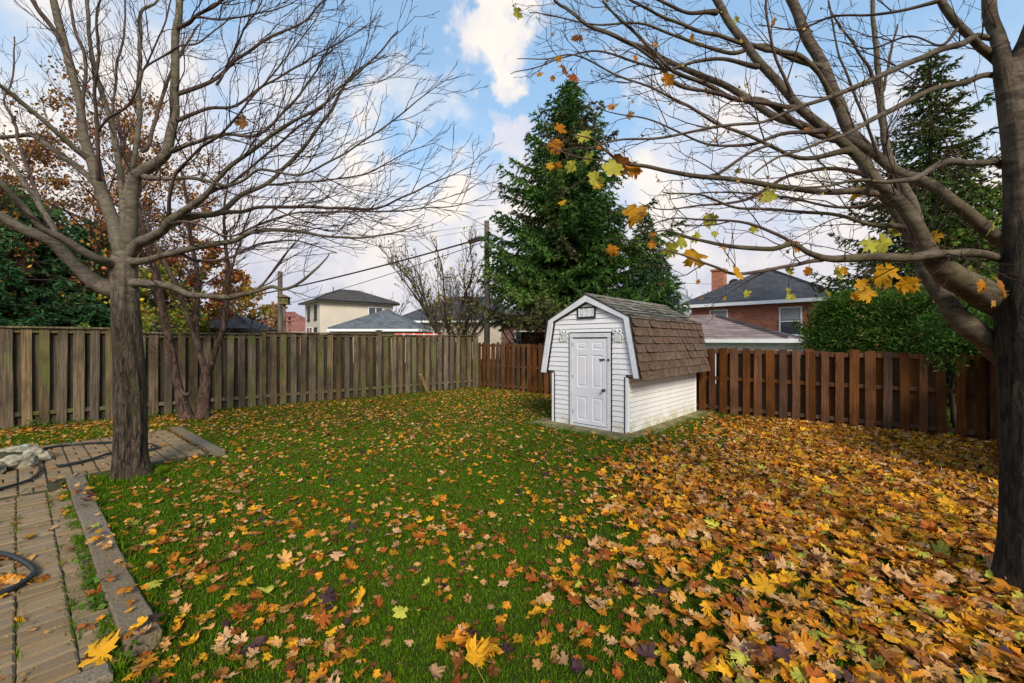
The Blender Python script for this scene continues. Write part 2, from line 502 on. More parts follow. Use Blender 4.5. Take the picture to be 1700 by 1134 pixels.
M['roof_grey'] = roofmat('blue_grey_roof', (0.105, 0.114, 0.122), 0.16)
M['roof_pink'] = roofmat('faded_pink_roof', (0.25, 0.185, 0.175), 0.10)
M['roof_red'] = roofmat('red_roof', (0.22, 0.09, 0.07))
M['roof_light'] = roofmat('pale_grey_roof', (0.24, 0.25, 0.26))
M['glass'] = glassmat('window_glass')
M['curtain'] = simple('grey_blind', (0.30, 0.31, 0.30), 0.8, 0.1, 4)
M['red_paint'] = simple('red_paint', (0.55, 0.05, 0.035), 0.6, 0.1, 4)
M['cable'] = simple('black_cable', (0.02, 0.02, 0.022), 0.6, 0.1, 4)
# lawn soil: dark thatch under the grass blades
_m, _t, _b = newmat('lawn_thatch', 1.0)
_co = _t.n('ShaderNodeTexCoord').outputs['Object']
_c = _t.mix(_t.rng(_t.noise(_co, 0.9, 5, 0.6), 0.35, 0.65), (0.035, 0.062, 0.006), (0.062, 0.085, 0.011))
_c = _t.mix(_t.rng(_t.noise(_co, 60.0, 4, 0.7), 0.35, 0.7, 0, 0.6), _c, (0.085, 0.060, 0.024))
setin(_t, _b, 'Base Color', _c)
_b.inputs['Specular IOR Level'].default_value = 0.02
bump(_t, _b, _t.noise(_co, 90.0, 4, 0.7), 1.0, 0.02)
M['lawn'] = _m
# ------------------------------------------------------------------ the ground
tag(put('lawn_ground', MB().add([(-600, -300, 0), (600, -300, 0), (600, 900, 0), (-600, 900, 0)], [(0, 1, 2, 3)]).mesh('lawn_ground', M['lawn'])), 'green lawn under fallen autumn leaves', None, None, 'structure')

# ------------------------------------------------------------------ paved path and its edging, in a frame turned along the path (u along, v across)
PU = np.array([0.766, -0.643]); PV = np.array([0.643, 0.766])
PATH_RZ = math.atan2(-0.643, 0.766)
def uv(x, y): return x * PU[0] + y * PU[1], x * PV[0] + y * PV[1]
def xy(u, v): return u * PU + v * PV
def on_path(u, v):
    return ((-9.5 < u < -2.82 and -3.2 < v < 0.30) or (-9.5 < u < -6.95 and -3.2 < v < 1.72))

path = empty('brick_path', (0, 0, 0), PATH_RZ, 'worn brick path with weedy joints along the left of the lawn', None, None, 'structure')
bed = MB()
bed.add([(-12.0, -3.3, .019), (-2.8, -3.3, .019), (-2.8, .32, .019), (-6.9, .32, .019), (-6.9, 1.75, .019), (-9.5, 1.75, .019), (-9.5, .32, .019), (-12, .32, .019)], [(0, 1, 2, 3, 4, 7), (4, 5, 6, 7)])
bed = MB()
bed.add([(-9.55, -3.3, .019), (-2.8, -3.3, .019), (-2.8, .32, .019), (-9.55, .32, .019)], [(0, 1, 2, 3)])
bed.add([(-9.5, .32, .019), (-6.9, .32, .019), (-6.9, 1.75, .019), (-9.5, 1.75, .019)], [(0, 1, 2, 3)])
bed.build('sand_bed', M['soil'], path)
def brick_mesh(l, w, k):
    m = MB(); h = 0.05
    j = lambda a: random.uniform(-a, a)
    b = 0.009
    lo = [(-l / 2, -w / 2), (l / 2, -w / 2), (l / 2, w / 2), (-l / 2, w / 2)]
    V = [(x, y, -h) for x, y in lo] + [(x + j(.003), y + j(.003), -b + j(.002)) for x, y in lo] + [(x * (1 - 2 * b / l) + j(.003), y * (1 - 2 * b / w) + j(.002), j(.003)) for x, y in lo]
    m.add(V, [(0, 1, 5, 4), (1, 2, 6, 5), (2, 3, 7, 6), (3, 0, 4, 7), (4, 5, 9, 8), (5, 6, 10, 9), (6, 7, 11, 10), (7, 4, 8, 11), (8, 9, 10, 11)])
    return m
slots = []          # (u, v, turned)
u = -2.90
while u > -6.55:    # near part: courses laid across, columns 0.2 m wide, joints open and weedy
    for c in range(10):
        slots.append((u, 0.275 if c == 0 else 0.300 - 0.202 * c, 1 if c else 2))
    u -= 0.1045
u0 = -6.62
for a in range(14):  # patio: pairs of bricks in a basket weave
    for c in range(-1, 16):
        uc, vc = u0 - 0.105 - a * 0.212, 1.60 - (c + 1) * 0.212
        if vc > 0.25 and not (-9.45 < uc < -7.0):
            continue
        if (a + c) % 2:
            slots += [(uc - .053, vc, 1), (uc + .053, vc, 1)]
        else:
            slots += [(uc, vc - .053, 0), (uc, vc + .053, 0)]
def in_view(x, y, m=0.10):
    return y > 1.72 and -1.232 - m < x / y < 1.232 + m
seen = []
for s in slots:
    x, y = xy(s[0], s[1])
    if in_view(x, y):
        seen.append((y, s))
seen.sort(key=lambda q: q[0])
pm = [brick_mesh(.196, .092, k).mesh('paver', M['paver']) for k in range(6)]
rest = MB()
joint_weeds = []
for i, (d, (uu, vv, tr)) in enumerate(seen):
    z = 0.036 + 0.012 * fbm(uu * 1.3, vv * 1.3, 3.0) + random.uniform(-.006, .006)
    rot = (random.uniform(-.045, .045), random.uniform(-.03, .03), (math.pi / 2 if tr else 0) + random.uniform(-.03, .03))
    if i < 300:
        put('paver', pm[i % 6], path, (uu, vv, z), rot, (.74 if tr == 2 else 1, 1, 1))
    else:
        b0 = brick_mesh(.196, .092, 0)
        c, s_ = math.cos(rot[2]), math.sin(rot[2])
        rest.add([(uu + c * p[0] - s_ * p[1], vv + s_ * p[0] + c * p[1], z + p[2]) for p in b0.v], b0.f)
    if d < 4.5 and random.random() < .5:
        joint_weeds.append((uu, vv - (.075 if tr == 2 else .101)))
o = rest.build('far_pavers', M['paver'], path); o['kind'] = 'stuff'

edge = empty('path_edging', (0, 0, 0), PATH_RZ, 'row of worn concrete edging blocks between brick path and lawn', None, None, 'structure')
def edging(u0, u1, v0, v1, h, tilt=0.0, skew=0.0):
    m = MB()
    n = max(3, int((u1 - u0) / .12))
    ring = []
    for i in range(n + 1):
        uu = u0 + (u1 - u0) * i / n
        a, b = v0 + random.uniform(-.003, .003), v1 + random.uniform(-.003, .003)
        hh = h * .8 + tilt * (i / n - .5) + random.uniform(-.003, .003)
        uu2 = uu + (skew * (1 if i in (0, n) else 0))
        ring.append([(uu, a, -.05), (uu, a, hh - .006), (uu, a + .007, hh), (uu2, b - .007, hh), (uu2, b, hh - .006), (uu2, b, -.05)])
    V = [p for r_ in ring for p in r_]
    Fs = [tuple(range(6)), tuple(range(n * 6 + 5, n * 6 - 1, -1))]
    for i in range(n):
        for j in range(5):
            Fs.append((i * 6 + j, i * 6 + 6 + j, i * 6 + 7 + j, i * 6 + 1 + j))
    m.add(V, Fs)
    cu, cv = (u0 + u1) / 2, (v0 + v1) / 2
    m.v = [(p[0] - cu, p[1] - cv, p[2]) for p in m.v]
    return m.build('edging_block', M['edging'], edge, (cu, cv, 0), (0, 0, random.uniform(-.012, .012)))
edging(-6.93, -6.388, 0.358, .50, .085)
edging(-6.33, -5.428, 0.348, .49, .095, .02)
edging(-5.39, -4.368, 0.348, .49, .09, -.01)
edging(-4.34, -3.868, 0.343, .485, .095)
edging(-3.85, -2.828, 0.343, .485, .10, .02, .015)
edging(-9.45, -8.05, 1.76, 1.90, .07)
edging(-8.02, -6.85, 1.755, 1.89, .075)
for k in range(6):      # closing course across the near end of the path
    m = brick_mesh(.24, .12, k)
    m.build('edging_block', M['edging'], edge, (-2.74 + random.uniform(-.01, .01), .17 - k * .255, .05), (0, 0, math.pi / 2 + random.uniform(-.04, .04)))

# ------------------------------------------------------------------ shed
SH = (1.38, 7.57)
SH_RZ = math.atan2(-0.69, 0.725)
def shed_local(x, y):
    dx, dy = x - SH[0], y - SH[1]
    c, s = math.cos(SH_RZ), math.sin(SH_RZ)
    return dx * c + dy * s, -dx * s + dy * c
slab = MB()
sp = []
corners = [(-1.13, -.43), (1.06, -.45), (1.10, 3.42), (-1.1, 3.4)]
for i in range(4):
    a, b = np.array(corners[i]), np.array(corners[(i + 1) % 4])
    for k in range(10):
        p = a + (b - a) * k / 10
        sp.append((p[0] + random.uniform(-.025, .025), p[1] + random.uniform(-.025, .025)))
slab.prism(sp, -.1, .035, 'xy')
o = slab.build('concrete_slab', M['concrete'], None, (SH[0], SH[1], 0), (0, 0, SH_RZ))
tag(o, 'mossy concrete slab under the white shed', None, None, 'structure')

shed = empty('garden_shed', (SH[0], SH[1], .035), SH_RZ, 'white sided gambrel garden shed with brown shingled roof on a concrete slab', 'shed')
L_ = 3.08
WH, EH, EZ, BH, BZ, AZ = .79, 1.05, .945, .86, 1.985, 2.425     # wall half, eave half+height, break half+height, apex height
wall = MB()
wall.prism([(-WH + .015, 0), (WH - .015, 0), (WH - .015, EZ + .14), (EH - .06, EZ + .03), (BH - .03, BZ - .03), (0, AZ - .04), (-BH + .03, BZ - .03), (-EH + .06, EZ + .03), (-WH + .015, EZ + .14)], .02, L_)
wall.build('wall', M['black'], shed)  # black core shows between laps, painting the shadow lines under the siding
def half(z):
    if z < EZ + .012: return WH
    if z < BZ: return EH + (BH - EH) * (z - EZ) / (BZ - EZ)
    return max(0.0, BH * (AZ - z) / (AZ - BZ))
def lap(m, x0b, x1b, x0t, x1t, zb, zt, y=0.0):
    """one lap of siding on the front: bottom edge proud, top tucked in"""
    V = [(x0b, y - .016, zb), (x1b, y - .016, zb), (x1t, y - .003, zt), (x0t, y - .003, zt), (x0b, y + .012, zb), (x1b, y + .012, zb), (x1t, y + .012, zt), (x0t, y + .012, zt)]
    m.add(V, [(0, 1, 2, 3), (0, 4, 5, 1), (0, 3, 7, 4), (1, 5, 6, 2), (3, 2, 6, 7), (4, 7, 6, 5)])
EXPO = .0905
DL, DR, DT = -.384, .483, 1.725       # outside of the door casing
z = .0
while z < AZ - .12:
    zt = z + EXPO - .005
    w0, w1 = half(z) - (.135 if z >= EZ else .032), half(zt) - (.135 if zt >= EZ + .012 else .032)
    if z < EZ < zt: w1 = w0
    w0, w1 = max(w0, .02), max(w1, .005)
    if z < DT:
        zt2 = zt
        for x0b, x1b, x0t, x1t in ((-w0, DL - .022, -w1, DL - .022), (DR + .022, w0, DR + .022, w1)):
            m = MB(); lap(m, x0b, x1b, x0t, x1t, z + random.uniform(-.001, .001), zt2); m.build('siding_board', M['vinyl'], shed)
    else:
        m = MB(); lap(m, -w0, w0, -w1, w1, z, zt); m.build('siding_board', M['vinyl'], shed)
    if z < DT < z + EXPO:      # strip of siding between the door head and the next course
        m = MB(); lap(m, DL - .022, DR + .022, DL - .022, DR + .022, DT + .022, zt if zt > DT + .03 else DT + .03); m.build('siding_board', M['vinyl'], shed)
    z += EXPO
# side walls: laps along y
def side_lap(sgn, zb, zt):
    m = MB()
    x = WH
    V = [(sgn * (x + .016), .03, zb), (sgn * (x + .016), L_ - .02, zb), (sgn * (x + .003), L_ - .02, zt), (sgn * (x + .003), .03, zt), (sgn * (x - .012), .03, zb), (sgn * (x - .012), L_ - .02, zb), (sgn * (x - .012), L_ - .02, zt), (sgn * (x - .012), .03, zt)]
    m.add(V, [(0, 1, 2, 3), (0, 4, 5, 1), (0, 3, 7, 4), (1, 5, 6, 2), (3, 2, 6, 7), (4, 7, 6, 5)])
    m.build('siding_board', M['vinyl_side'], shed)
for s in (1, -1):
    z = .0
    while z < EZ - .02:
        side_lap(s, z, z + .079); z += .0865
    tag(MB().box(min(s * (WH - .01), s * (EH - .02)), max(s * (WH - .01), s * (EH - .02)), .03, L_, EZ + .02, EZ + .034).build('soffit', M['vinyl_side'], shed))
back = MB()
back.prism([(-WH, 0), (WH, 0), (WH, EZ + .03), (EH - .03, EZ + .03), (BH - .02, BZ - .01), (0, AZ - .03), (-BH + .02, BZ - .01), (-EH + .03, EZ + .03), (-WH, EZ + .03)], L_, L_ + .02)
back.build('rear_wall', M['vinyl'], shed)
# corner posts, black joint strips
for s in (1, -1):
    MB().box(min(s * (WH - .030), s * (WH + .022)), max(s * (WH - .030), s * (WH + .022)), -.024, .035, .0, EZ).build('corner_trim', M['white'], shed, bevel=.003)
    MB().box(min(s * (WH - .050), s * (WH - .031)), max(s * (WH - .050), s * (WH - .031)), -.0215, .0, .0, EZ).build('joint_strip', M['black'], shed)
    MB().box(min(s * (WH - .01), s * (WH + .02)), max(s * (WH - .01), s * (WH + .02)), L_ - .03, L_ + .028, .0, EZ).build('corner_trim', M['white'], shed, bevel=.003)
    xa, xb = sorted((s * (WH - .05), s * (EH - .13)))
    MB().box(xa, xb, -.021, .0, EZ - .002, EZ + .010).build('joint_strip', M['black'], shed)
# rake boards
def offset_line(d):
    return [(-(EH - d), EZ), (-(BH - d * .93), BZ - d * .28), (0, AZ - d * 1.13), (BH - d * .93, BZ - d * .28), (EH - d, EZ)]
def seg(m, A, B, i, y0, y1):
    q = [A[i], A[i + 1], B[i + 1], B[i]]
    m.prism(q[::-1], y0, y1)
out, inn, inn2 = offset_line(0.0), offset_line(.115), offset_line(.137)
for i in range(4):
    m = MB(); seg(m, out, inn, i, -.075, -.050); m.build('rake_board', M['trim'], shed, bevel=.003)
    m = MB(); seg(m, inn, inn2, i, -.0315, -.001); m.build('joint_strip', M['black'], shed)
    m = MB(); seg(m, offset_line(.012), offset_line(.10), i, -.050, .0); m.build('rake_backing', M['vinyl'], shed)
    m = MB(); seg(m, offset_line(-.012), offset_line(.004), i, -.083, -.02); m.build('drip_edge', M['felt'], shed)
# door casing
MB().box(DL, DL + .066, -.032, .0, .0, DT - .078).build('door_jamb', M['trim'], shed, bevel=.003)
MB().box(DR - .066, DR, -.032, .0, .0, DT - .078).build('door_jamb', M['trim'], shed, bevel=.003)
MB().box(DL, DR, -.036, .0, DT - .076, DT - .0).build('door_header', M['trim'], shed, bevel=.003)
MB().box(DL + .066, DR - .066, -.03, .02, .0, .035).build('threshold', M['trim'], shed, bevel=.003)
MB().box(DL - .021, DL - .001, -.0225, .0, .0, DT).build('joint_strip', M['black'], shed)
MB().box(DR + .001, DR + .021, -.0225, .0, .0, DT).build('joint_strip', M['black'], shed)
MB().box(DL - .021, DR + .021, -.0225, .0, DT + .001, DT + .021).build('joint_strip', M['black'], shed)
MB().box(DL + .067, DR - .067, -.0, .019, .036, DT - .079).build('door_gap', M['black'], shed)
# six panel door
dx0, dx1, dz0, dz1 = DL + .072, DR - .070, .050, DT - .10
door = MB()
dw, dh = dx1 - dx0, dz1 - dz0
cols = [(.13, .42), (.58, .87)]
rows = [(.045, .315), (.43, .80), (.865, .955)]
xs = sorted({0, 1} | {c for q in cols for c in q}); zs = sorted({0, 1} | {c for q in rows for c in q})
for i in range(len(xs) - 1):
    for j in range(len(zs) - 1):
        x0, x1, z0, z1 = dx0 + dw * xs[i], dx0 + dw * xs[i + 1], dz0 + dh * zs[j], dz0 + dh * zs[j + 1]
        if (xs[i], xs[i + 1]) in cols and (zs[j], zs[j + 1]) in rows:
            def ring(a, y): return [(x0 + a, y, z0 + a), (x1 - a, y, z0 + a), (x1 - a, y, z1 - a), (x0 + a, y, z1 - a)]
            V = ring(0, -.018) + ring(.012, -.009) + ring(.022, -.009) + ring(.040, -.016)
            Fs = [(12, 13, 14, 15)]
            for k in range(3):
                Fs += [(k * 4 + e, k * 4 + (e + 1) % 4, k * 4 + 4 + (e + 1) % 4, k * 4 + 4 + e) for e in range(4)]
            door.add(V, Fs)
        else:
            door.add([(x0, -.018, z0), (x1, -.018, z0), (x1, -.018, z1), (x0, -.018, z1)], [(0, 1, 2, 3)])
door.add([(dx0, -.018, dz0), (dx1, -.018, dz0), (dx1, -.018, dz1), (dx0, -.018, dz1), (dx0, .0, dz0), (dx1, .0, dz0), (dx1, .0, dz1), (dx0, .0, dz1)], [(0, 4, 5, 1), (1, 5, 6, 2), (2, 6, 7, 3), (3, 7, 4, 0)])
d_ob = door.build('door', M['door'], shed)
kn = MB(); kn.smooth = True
kx, kz = dx1 - .055, .70
prof = [(.028, 0), (.028, .006), (.012, .010), (.012, .030), (.026, .038), (.031, .052), (.024, .066), (.0, .07)]
kv = []
for r_, y_ in prof:
    for a in range(12):
        kv.append((kx + r_ * math.cos(a * math.pi / 6), -.018 - y_, kz + r_ * math.sin(a * math.pi / 6)))
kn.add(kv, [(i * 12 + a, i * 12 + (a + 1) % 12, i * 12 + 12 + (a + 1) % 12, i * 12 + 12 + a) for i in range(7) for a in range(12)])
kn.build('knob', M['metal'], d_ob)
hs = MB(); hz = 1.235
hs.box(dx1 - .155, dx1 - .045, -.025, -.019, hz - .014, hz + .014).box(dx1 - .135, dx1 - .075, -.036, -.025, hz - .007, hz + .007).box(dx1 - .115, dx1 - .098, -.040, -.025, hz - .020, hz + .012)
hs.build('latch', M['metal'], d_ob)
MB().box(DR - .052, DR - .018, -.046, -.033, hz - .016, hz + .018).build('latch_keeper', M['black'], shed)
for zz in (.25, .9, 1.5):
    MB().tube([(dx0 - .004, -.024, zz - .035), (dx0 - .004, -.024, zz + .035)], .006, 8).build('hinge', M['metal'], d_ob)
# gable vent
VX0, VX1, VZ0, VZ1 = -.205, .180, 2.0, 2.205
fr = MB()
fr.box(VX0, VX1, -.042, -.018, VZ0, VZ0 + .022).box(VX0, VX1, -.042, -.018, VZ1 - .020, VZ1).box(VX0, VX0 + .024, -.041, -.018, VZ0 + .022, VZ1 - .020).box(VX1 - .024, VX1, -.041, -.018, VZ0 + .022, VZ1 - .020)
vent = fr.build('gable_vent', M['black'], shed)
MB().box(VX0 + .024, VX1 - .024, -.027, -.017, VZ0 + .022, VZ1 - .020).build('vent_plate', M['curtain'], vent)
for k in range(4):
    x = VX0 + .026 + k * (VX1 - VX0 - .066) / 3
    MB().box(x, x + .014, -.036, -.0275, VZ0 + .023, VZ1 - .021).build('vent_bar', M['white'], vent)
for k in range(7):
    zz = VZ0 + .034 + k * .0215
    MB().add([(VX0 + .026, -.0275, zz + .012), (VX1 - .026, -.0275, zz + .012), (VX1 - .026, -.034, zz), (VX0 + .026, -.034, zz)], [(0, 1, 2, 3)]).build('vent_louvre', M['white'], vent)
# pale owl plaques beside the door head
def plaque(cx, cz, mir):
    m = MB(); m.smooth = False
    def disc(x, zc, r0, y0, y1, n=14):
        m.prism([(x + r0 * math.cos(2 * math.pi * a / n), zc + r0 * math.sin(2 * math.pi * a / n)) for a in range(n)], y1, y0)
    body = []
    for a in range(18):
        t_ = 2 * math.pi * a / 18
        body.append((cx + .062 * math.cos(t_) * (1 + .10 * math.cos(5 * t_)), cz - .07 + .105 * math.sin(t_) * (1 + .08 * math.sin(7 * t_))))
    m.prism(body, -.032, -.016)
    for k in range(5):
        for j in range(3):
            disc(cx - .045 + j * .042 + (k % 2) * .012, cz - .145 + k * .036, .019, -.032, -.038 - .002 * j, 9)
    m.tube(catmull([(cx + mir * .055, -.034, cz - .02), (cx + mir * .095, -.036, cz - .07), (cx + mir * .085, -.034, cz - .14), (cx + mir * .05, -.034, cz - .17)], 4), .010, 6)
    m.tube(catmull([(cx - mir * .055, -.034, cz - .03), (cx - mir * .085, -.036, cz - .08), (cx - mir * .07, -.034, cz - .13)], 4), .008, 6)
    for s in (-1, 1):
        m.tube(catmull([(cx + s * .045, -.034, cz + .045), (cx + s * .075, -.036, cz + .055), (cx + s * .10, -.034, cz + .085)], 4), [.009, .009, .009, .008, .008, .007, .006, .005, .004], 6)
    p_ = m.build('owl_plaque', M['ornament'], shed)
    for s in (-1, 1):
        e = MB(); x = cx + s * .040
        ringv = []
        for a in range(16):
            c_, s_ = math.cos(a * math.pi / 8), math.sin(a * math.pi / 8)
            ringv += [(x + .038 * c_, -.030, cz + .012 + .038 * s_), (x + .036 * c_, -.050, cz + .012 + .036 * s_), (x + .018 * c_, -.050, cz + .012 + .018 * s_), (x + .014 * c_, -.038, cz + .012 + .014 * s_)]
        e.add(ringv, [(a * 4 + k, a * 4 + k + 1, ((a + 1) % 16) * 4 + k + 1, ((a + 1) % 16) * 4 + k) for a in range(16) for k in range(3)])
        eo = e.build('eye', M['white'], p_)
        q = MB(); q.prism([(x + .012 * math.cos(a * math.pi / 5), cz + .012 + .012 * math.sin(a * math.pi / 5)) for a in range(10)], -.046, -.034)
        q.build('pupil', M['metal'], p_)
plaque(-.505, 1.74, -1)
plaque(.625, 1.735, 1)

# roof: deck and shingles laid course by course
roof = MB()
RY0, RY1 = -.07, L_ + .09
o_, i_ = offset_line(-.004), offset_line(.026)
for i in range(4):
    q = [o_[i], o_[i + 1], i_[i + 1], i_[i]]
    roof.prism(q[::-1], RY0 + .012, RY1)
roof_o = roof.build('roof', M['felt'], shed)
def tab_mesh(w, h, curl, name, mat):
    """one shingle tab lying in x (along the eave) and y (up the slope), lower edge thick and slightly curled"""
    m = MB()
    nx = 3
    V = []
    for j, (yy, up) in enumerate(((-h / 2, curl), (-h / 6, .25 * curl), (h / 2 + .03, 0.0))):
        for i in range(nx + 1):
            x = -w / 2 + w * i / nx
            e = random.uniform(-.003, .003) if j == 0 else 0
            V.append((x, yy + e + random.uniform(-.004, .004) * (j == 0), .009 + up * (1 + .6 * abs(i - 1.5) / 1.5) + e * .5))
    top = len(V)
    V += [(x, y, z_ - .008) for x, y, z_ in V[:nx + 1]]
    Fs = [(j * 4 + i, j * 4 + i + 1, j * 4 + i + 5, j * 4 + i + 4) for j in range(2) for i in range(3)]
    Fs += [(top + i, top + i + 1, i + 1, i) for i in range(3)]
    Fs += [(0, 4, 8, top), (3, top + 3, 11, 7)]
    m.add(V, Fs)
    return m.mesh(name, mat)
TW = .222
bt = [tab_mesh(TW - .012, .15, c, 'shingle', M['shingle_brown']) for c in (.006, .009, .014, .010, .022, .007)]
gt = [tab_mesh(TW - .012, .14, c, 'shingle', M['shingle_grey']) for c in (.003, .005, .008, .005, .012, .004)]
def slope(p_low, p_high, courses, meshes, sgn, joined=None):
    p_low, p_high = np.array(p_low), np.array(p_high)
    d = p_high - p_low
    ln = np.linalg.norm(d); d /= ln
    # local axes of a tab: x along the eave, y up the slope, z out of the roof
    ax = Vector((0, 1, 0)) if sgn > 0 else Vector((0, -1, 0))
    ay = Vector((d[0], 0, d[1]))
    az = ax.cross(ay)
    rotm = Matrix((ax, ay, az)).transposed().to_4x4()
    stepc = ln / courses
    for c in range(courses):
        n = int((RY1 - RY0) / TW) + 1
        off = (TW / 2 if c % 2 else 0) + random.uniform(-.02, .02)
        for k in range(n + 1):
            y = RY0 - off + TW / 2 + k * TW
            y0, y1 = max(y - TW / 2, RY0 - .012), min(y + TW / 2, RY1 + .02)
            if y1 - y0 < .05: continue
            sx = (y1 - y0) / TW
            base = p_low + d * (stepc * (c + .5) - .012)
            sag = -.018 * math.sin(math.pi * max(0, min(1, (y - RY0) / (RY1 - RY0)))) * (.4 + .6 * math.sin(math.pi * c / courses))
            loc = Vector((base[0], (y0 + y1) / 2, base[1])) + az * (.006 + sag * .5 + random.uniform(0, .003))
            wob = Matrix.Rotation(random.uniform(-.035, .035), 4, 'Z') @ Matrix.Rotation(random.uniform(-.05, .02) - .05, 4, 'X')
            mtx = Matrix.Translation(loc) @ rotm @ wob @ Matrix.Diagonal((sx, stepc / .15 * 1.0, 1, 1))
            me = random.choice(meshes)
            if joined is None:
                ob = put('shingle', me, roof_o)
                ob.matrix_local = mtx
            else:
                joined.add([mtx @ v.co for v in me.vertices], [tuple(p.vertices) for p in me.polygons])
slope((EH + .012, EZ - .022), (BH + .012, BZ + .0), 7, bt, 1)
slope((BH + .035, BZ - .035), (0.0, AZ + .006), 7, gt, 1)
j = MB(); slope((-EH - .012, EZ - .022), (-BH - .012, BZ), 7, bt, -1, j); j.build('hidden_slope_shingles', M['shingle_brown'], roof_o)['kind'] = 'stuff'
j = MB(); slope((-BH - .035, BZ - .035), (0.0, AZ + .006), 7, gt, -1, j); j.build('hidden_slope_shingles', M['shingle_grey'], roof_o)['kind'] = 'stuff'
k = 0; y = RY0
while y < RY1:
    m = MB(); a = random.uniform(0, .006)
    m.add([(-.12, y, AZ - .045 + a), (0, y, AZ + .030 + a), (.12, y, AZ - .045 + a), (-.12, y + .24, AZ - .05), (0, y + .24, AZ + .018), (.12, y + .24, AZ - .05), (-.12, y, AZ - .055), (0, y, AZ + .018), (.12, y, AZ - .055)],
          [(0, 1, 4, 3), (1, 2, 5, 4), (0, 6, 7, 1), (1, 7, 8, 2)])
    m.build('ridge_shingle', M['shingle_grey'], roof_o)
    y += .19

# ------------------------------------------------------------------ fences
def fence_board(w, t, h, jig, mat, name='board'):
    m = MB(); n = 5
    V = []
    sh = random.uniform(-jig, jig) * .5
    for i in range(n + 1):
        z = h * i / n
        c = sh * math.sin(i / n * 3.0) + random.uniform(-jig, jig) * .15
        tw = random.uniform(-.004, .004)
        zt = random.uniform(-.006, .006) if i == n else 0
        V += [(-w / 2 + c, -t / 2 + tw, z + zt), (w / 2 + c + random.uniform(-.003, .003), -t / 2 - tw, z - zt), (w / 2 + c, t / 2 - tw, z - zt), (-w / 2 + c, t / 2 + tw, z + zt)]
    Fs = [(3, 2, 1, 0), tuple(n * 4 + k for k in range(4))]
    for i in range(n):
        Fs += [(i * 4 + k, i * 4 + (k + 1) % 4, i * 4 + 4 + (k + 1) % 4, i * 4 + 4 + k) for k in range(4)]
    m.add(V, Fs)
    return m.mesh(name, mat)

def fence(name, label, start, d, t0, t1, top, spacing, bw, mats, rails, cap, posts, post_h, gaps=(), jig=.006, vary=.012, zlow=.03):
    rz = math.atan2(d[1], d[0])
    root = empty(name, (start[0], start[1], 0), rz, label, 'fence')
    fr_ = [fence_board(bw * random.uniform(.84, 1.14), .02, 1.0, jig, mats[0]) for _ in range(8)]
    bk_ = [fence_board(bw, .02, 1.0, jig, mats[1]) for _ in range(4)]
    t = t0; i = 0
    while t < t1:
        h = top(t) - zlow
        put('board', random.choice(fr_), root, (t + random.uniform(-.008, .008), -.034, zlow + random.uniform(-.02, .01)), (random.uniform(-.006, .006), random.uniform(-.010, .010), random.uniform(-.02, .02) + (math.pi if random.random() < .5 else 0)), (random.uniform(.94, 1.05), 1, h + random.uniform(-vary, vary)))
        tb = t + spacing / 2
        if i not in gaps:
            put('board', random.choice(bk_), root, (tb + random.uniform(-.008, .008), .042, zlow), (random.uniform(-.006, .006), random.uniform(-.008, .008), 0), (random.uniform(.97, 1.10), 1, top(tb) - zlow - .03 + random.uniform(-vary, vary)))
        t += spacing; i += 1
    ps = [p for p in posts]
    for a, b in zip(ps[:-1], ps[1:]):
        mid = (a + b) / 2
        tp = top(mid)
        for zr in rails:
            zz = zr if zr > 0 else tp + zr
            MB().box(a + .05, b - .05, -.021, .030, zz, zz + .075).build('rail', mats[0], root, bevel=.004)
        if cap:
            slope_ = (top(b - .02) - top(a + .02))
            MB().add([(a + .052, -.085, top(a + .02) + .0), (b - .052, -.085, top(b - .02)), (b - .052, .085, top(b - .02)), (a + .052, .085, top(a + .02)),
                      (a + .052, -.085, top(a + .02) + .034), (b - .052, -.085, top(b - .02) + .034), (b - .052, .085, top(b - .02) + .034), (a + .052, .085, top(a + .02) + .034)],
                     [(0, 3, 2, 1), (4, 5, 6, 7), (0, 1, 5, 4), (1, 2, 6, 5), (2, 3, 7, 6), (3, 0, 4, 7)]).build('cap_rail', mats[0], root, bevel=.004)
    for p in ps:
        hh = top(p - .1) + post_h
        po = MB().box(p - .047, p + .047, -.047, .047, -.02, hh).build('post', mats[0], root, bevel=.006)
        if cap:
            MB().box(p - .075, p + .075, -.085, .085, hh, hh + .028).build('post_cap', mats[0], po, bevel=.006)
    return root
LF0, LFD = (-9.19, 7.46), (0.765, 0.643)
def ltop(t): return 1.855 if t < 1.72 else 1.775 if t < 4.12 else 1.815 if t < 7.0 else 1.79
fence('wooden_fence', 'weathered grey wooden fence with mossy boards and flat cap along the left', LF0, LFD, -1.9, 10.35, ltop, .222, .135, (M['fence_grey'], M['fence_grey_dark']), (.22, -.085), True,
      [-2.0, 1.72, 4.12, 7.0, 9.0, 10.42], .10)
RF0, RFD = (-1.17, 14.42), (0.740, -0.673)
def rtop(t): return 1.545 - .012 * t
fence('stained_fence', 'reddish brown stained fence of spaced boards behind the shed', RF0, RFD, .10, 11.75, rtop, .222, .130, (M['fence_brown'], M['fence_brown_dark']), (.10, .74, -.12), False,
      [.0, 2.35, 4.75, 7.1, 9.45, 11.78], -.03, gaps=(9, 14, 50), jig=.005, vary=.02, zlow=.02)
SF0 = (RF0[0] + RFD[0] * 11.83, RF0[1] + RFD[1] * 11.83)
fence('side_fence', 'brown fence running towards the viewer, mostly hidden by the right tree', SF0, (-0.745, -0.667), .12, 2.9, lambda t: 1.45, .222, .130, (M['fence_brown'], M['fence_brown_dark']), (.10, .74, -.12), False, [0.06, 2.9], -.02)

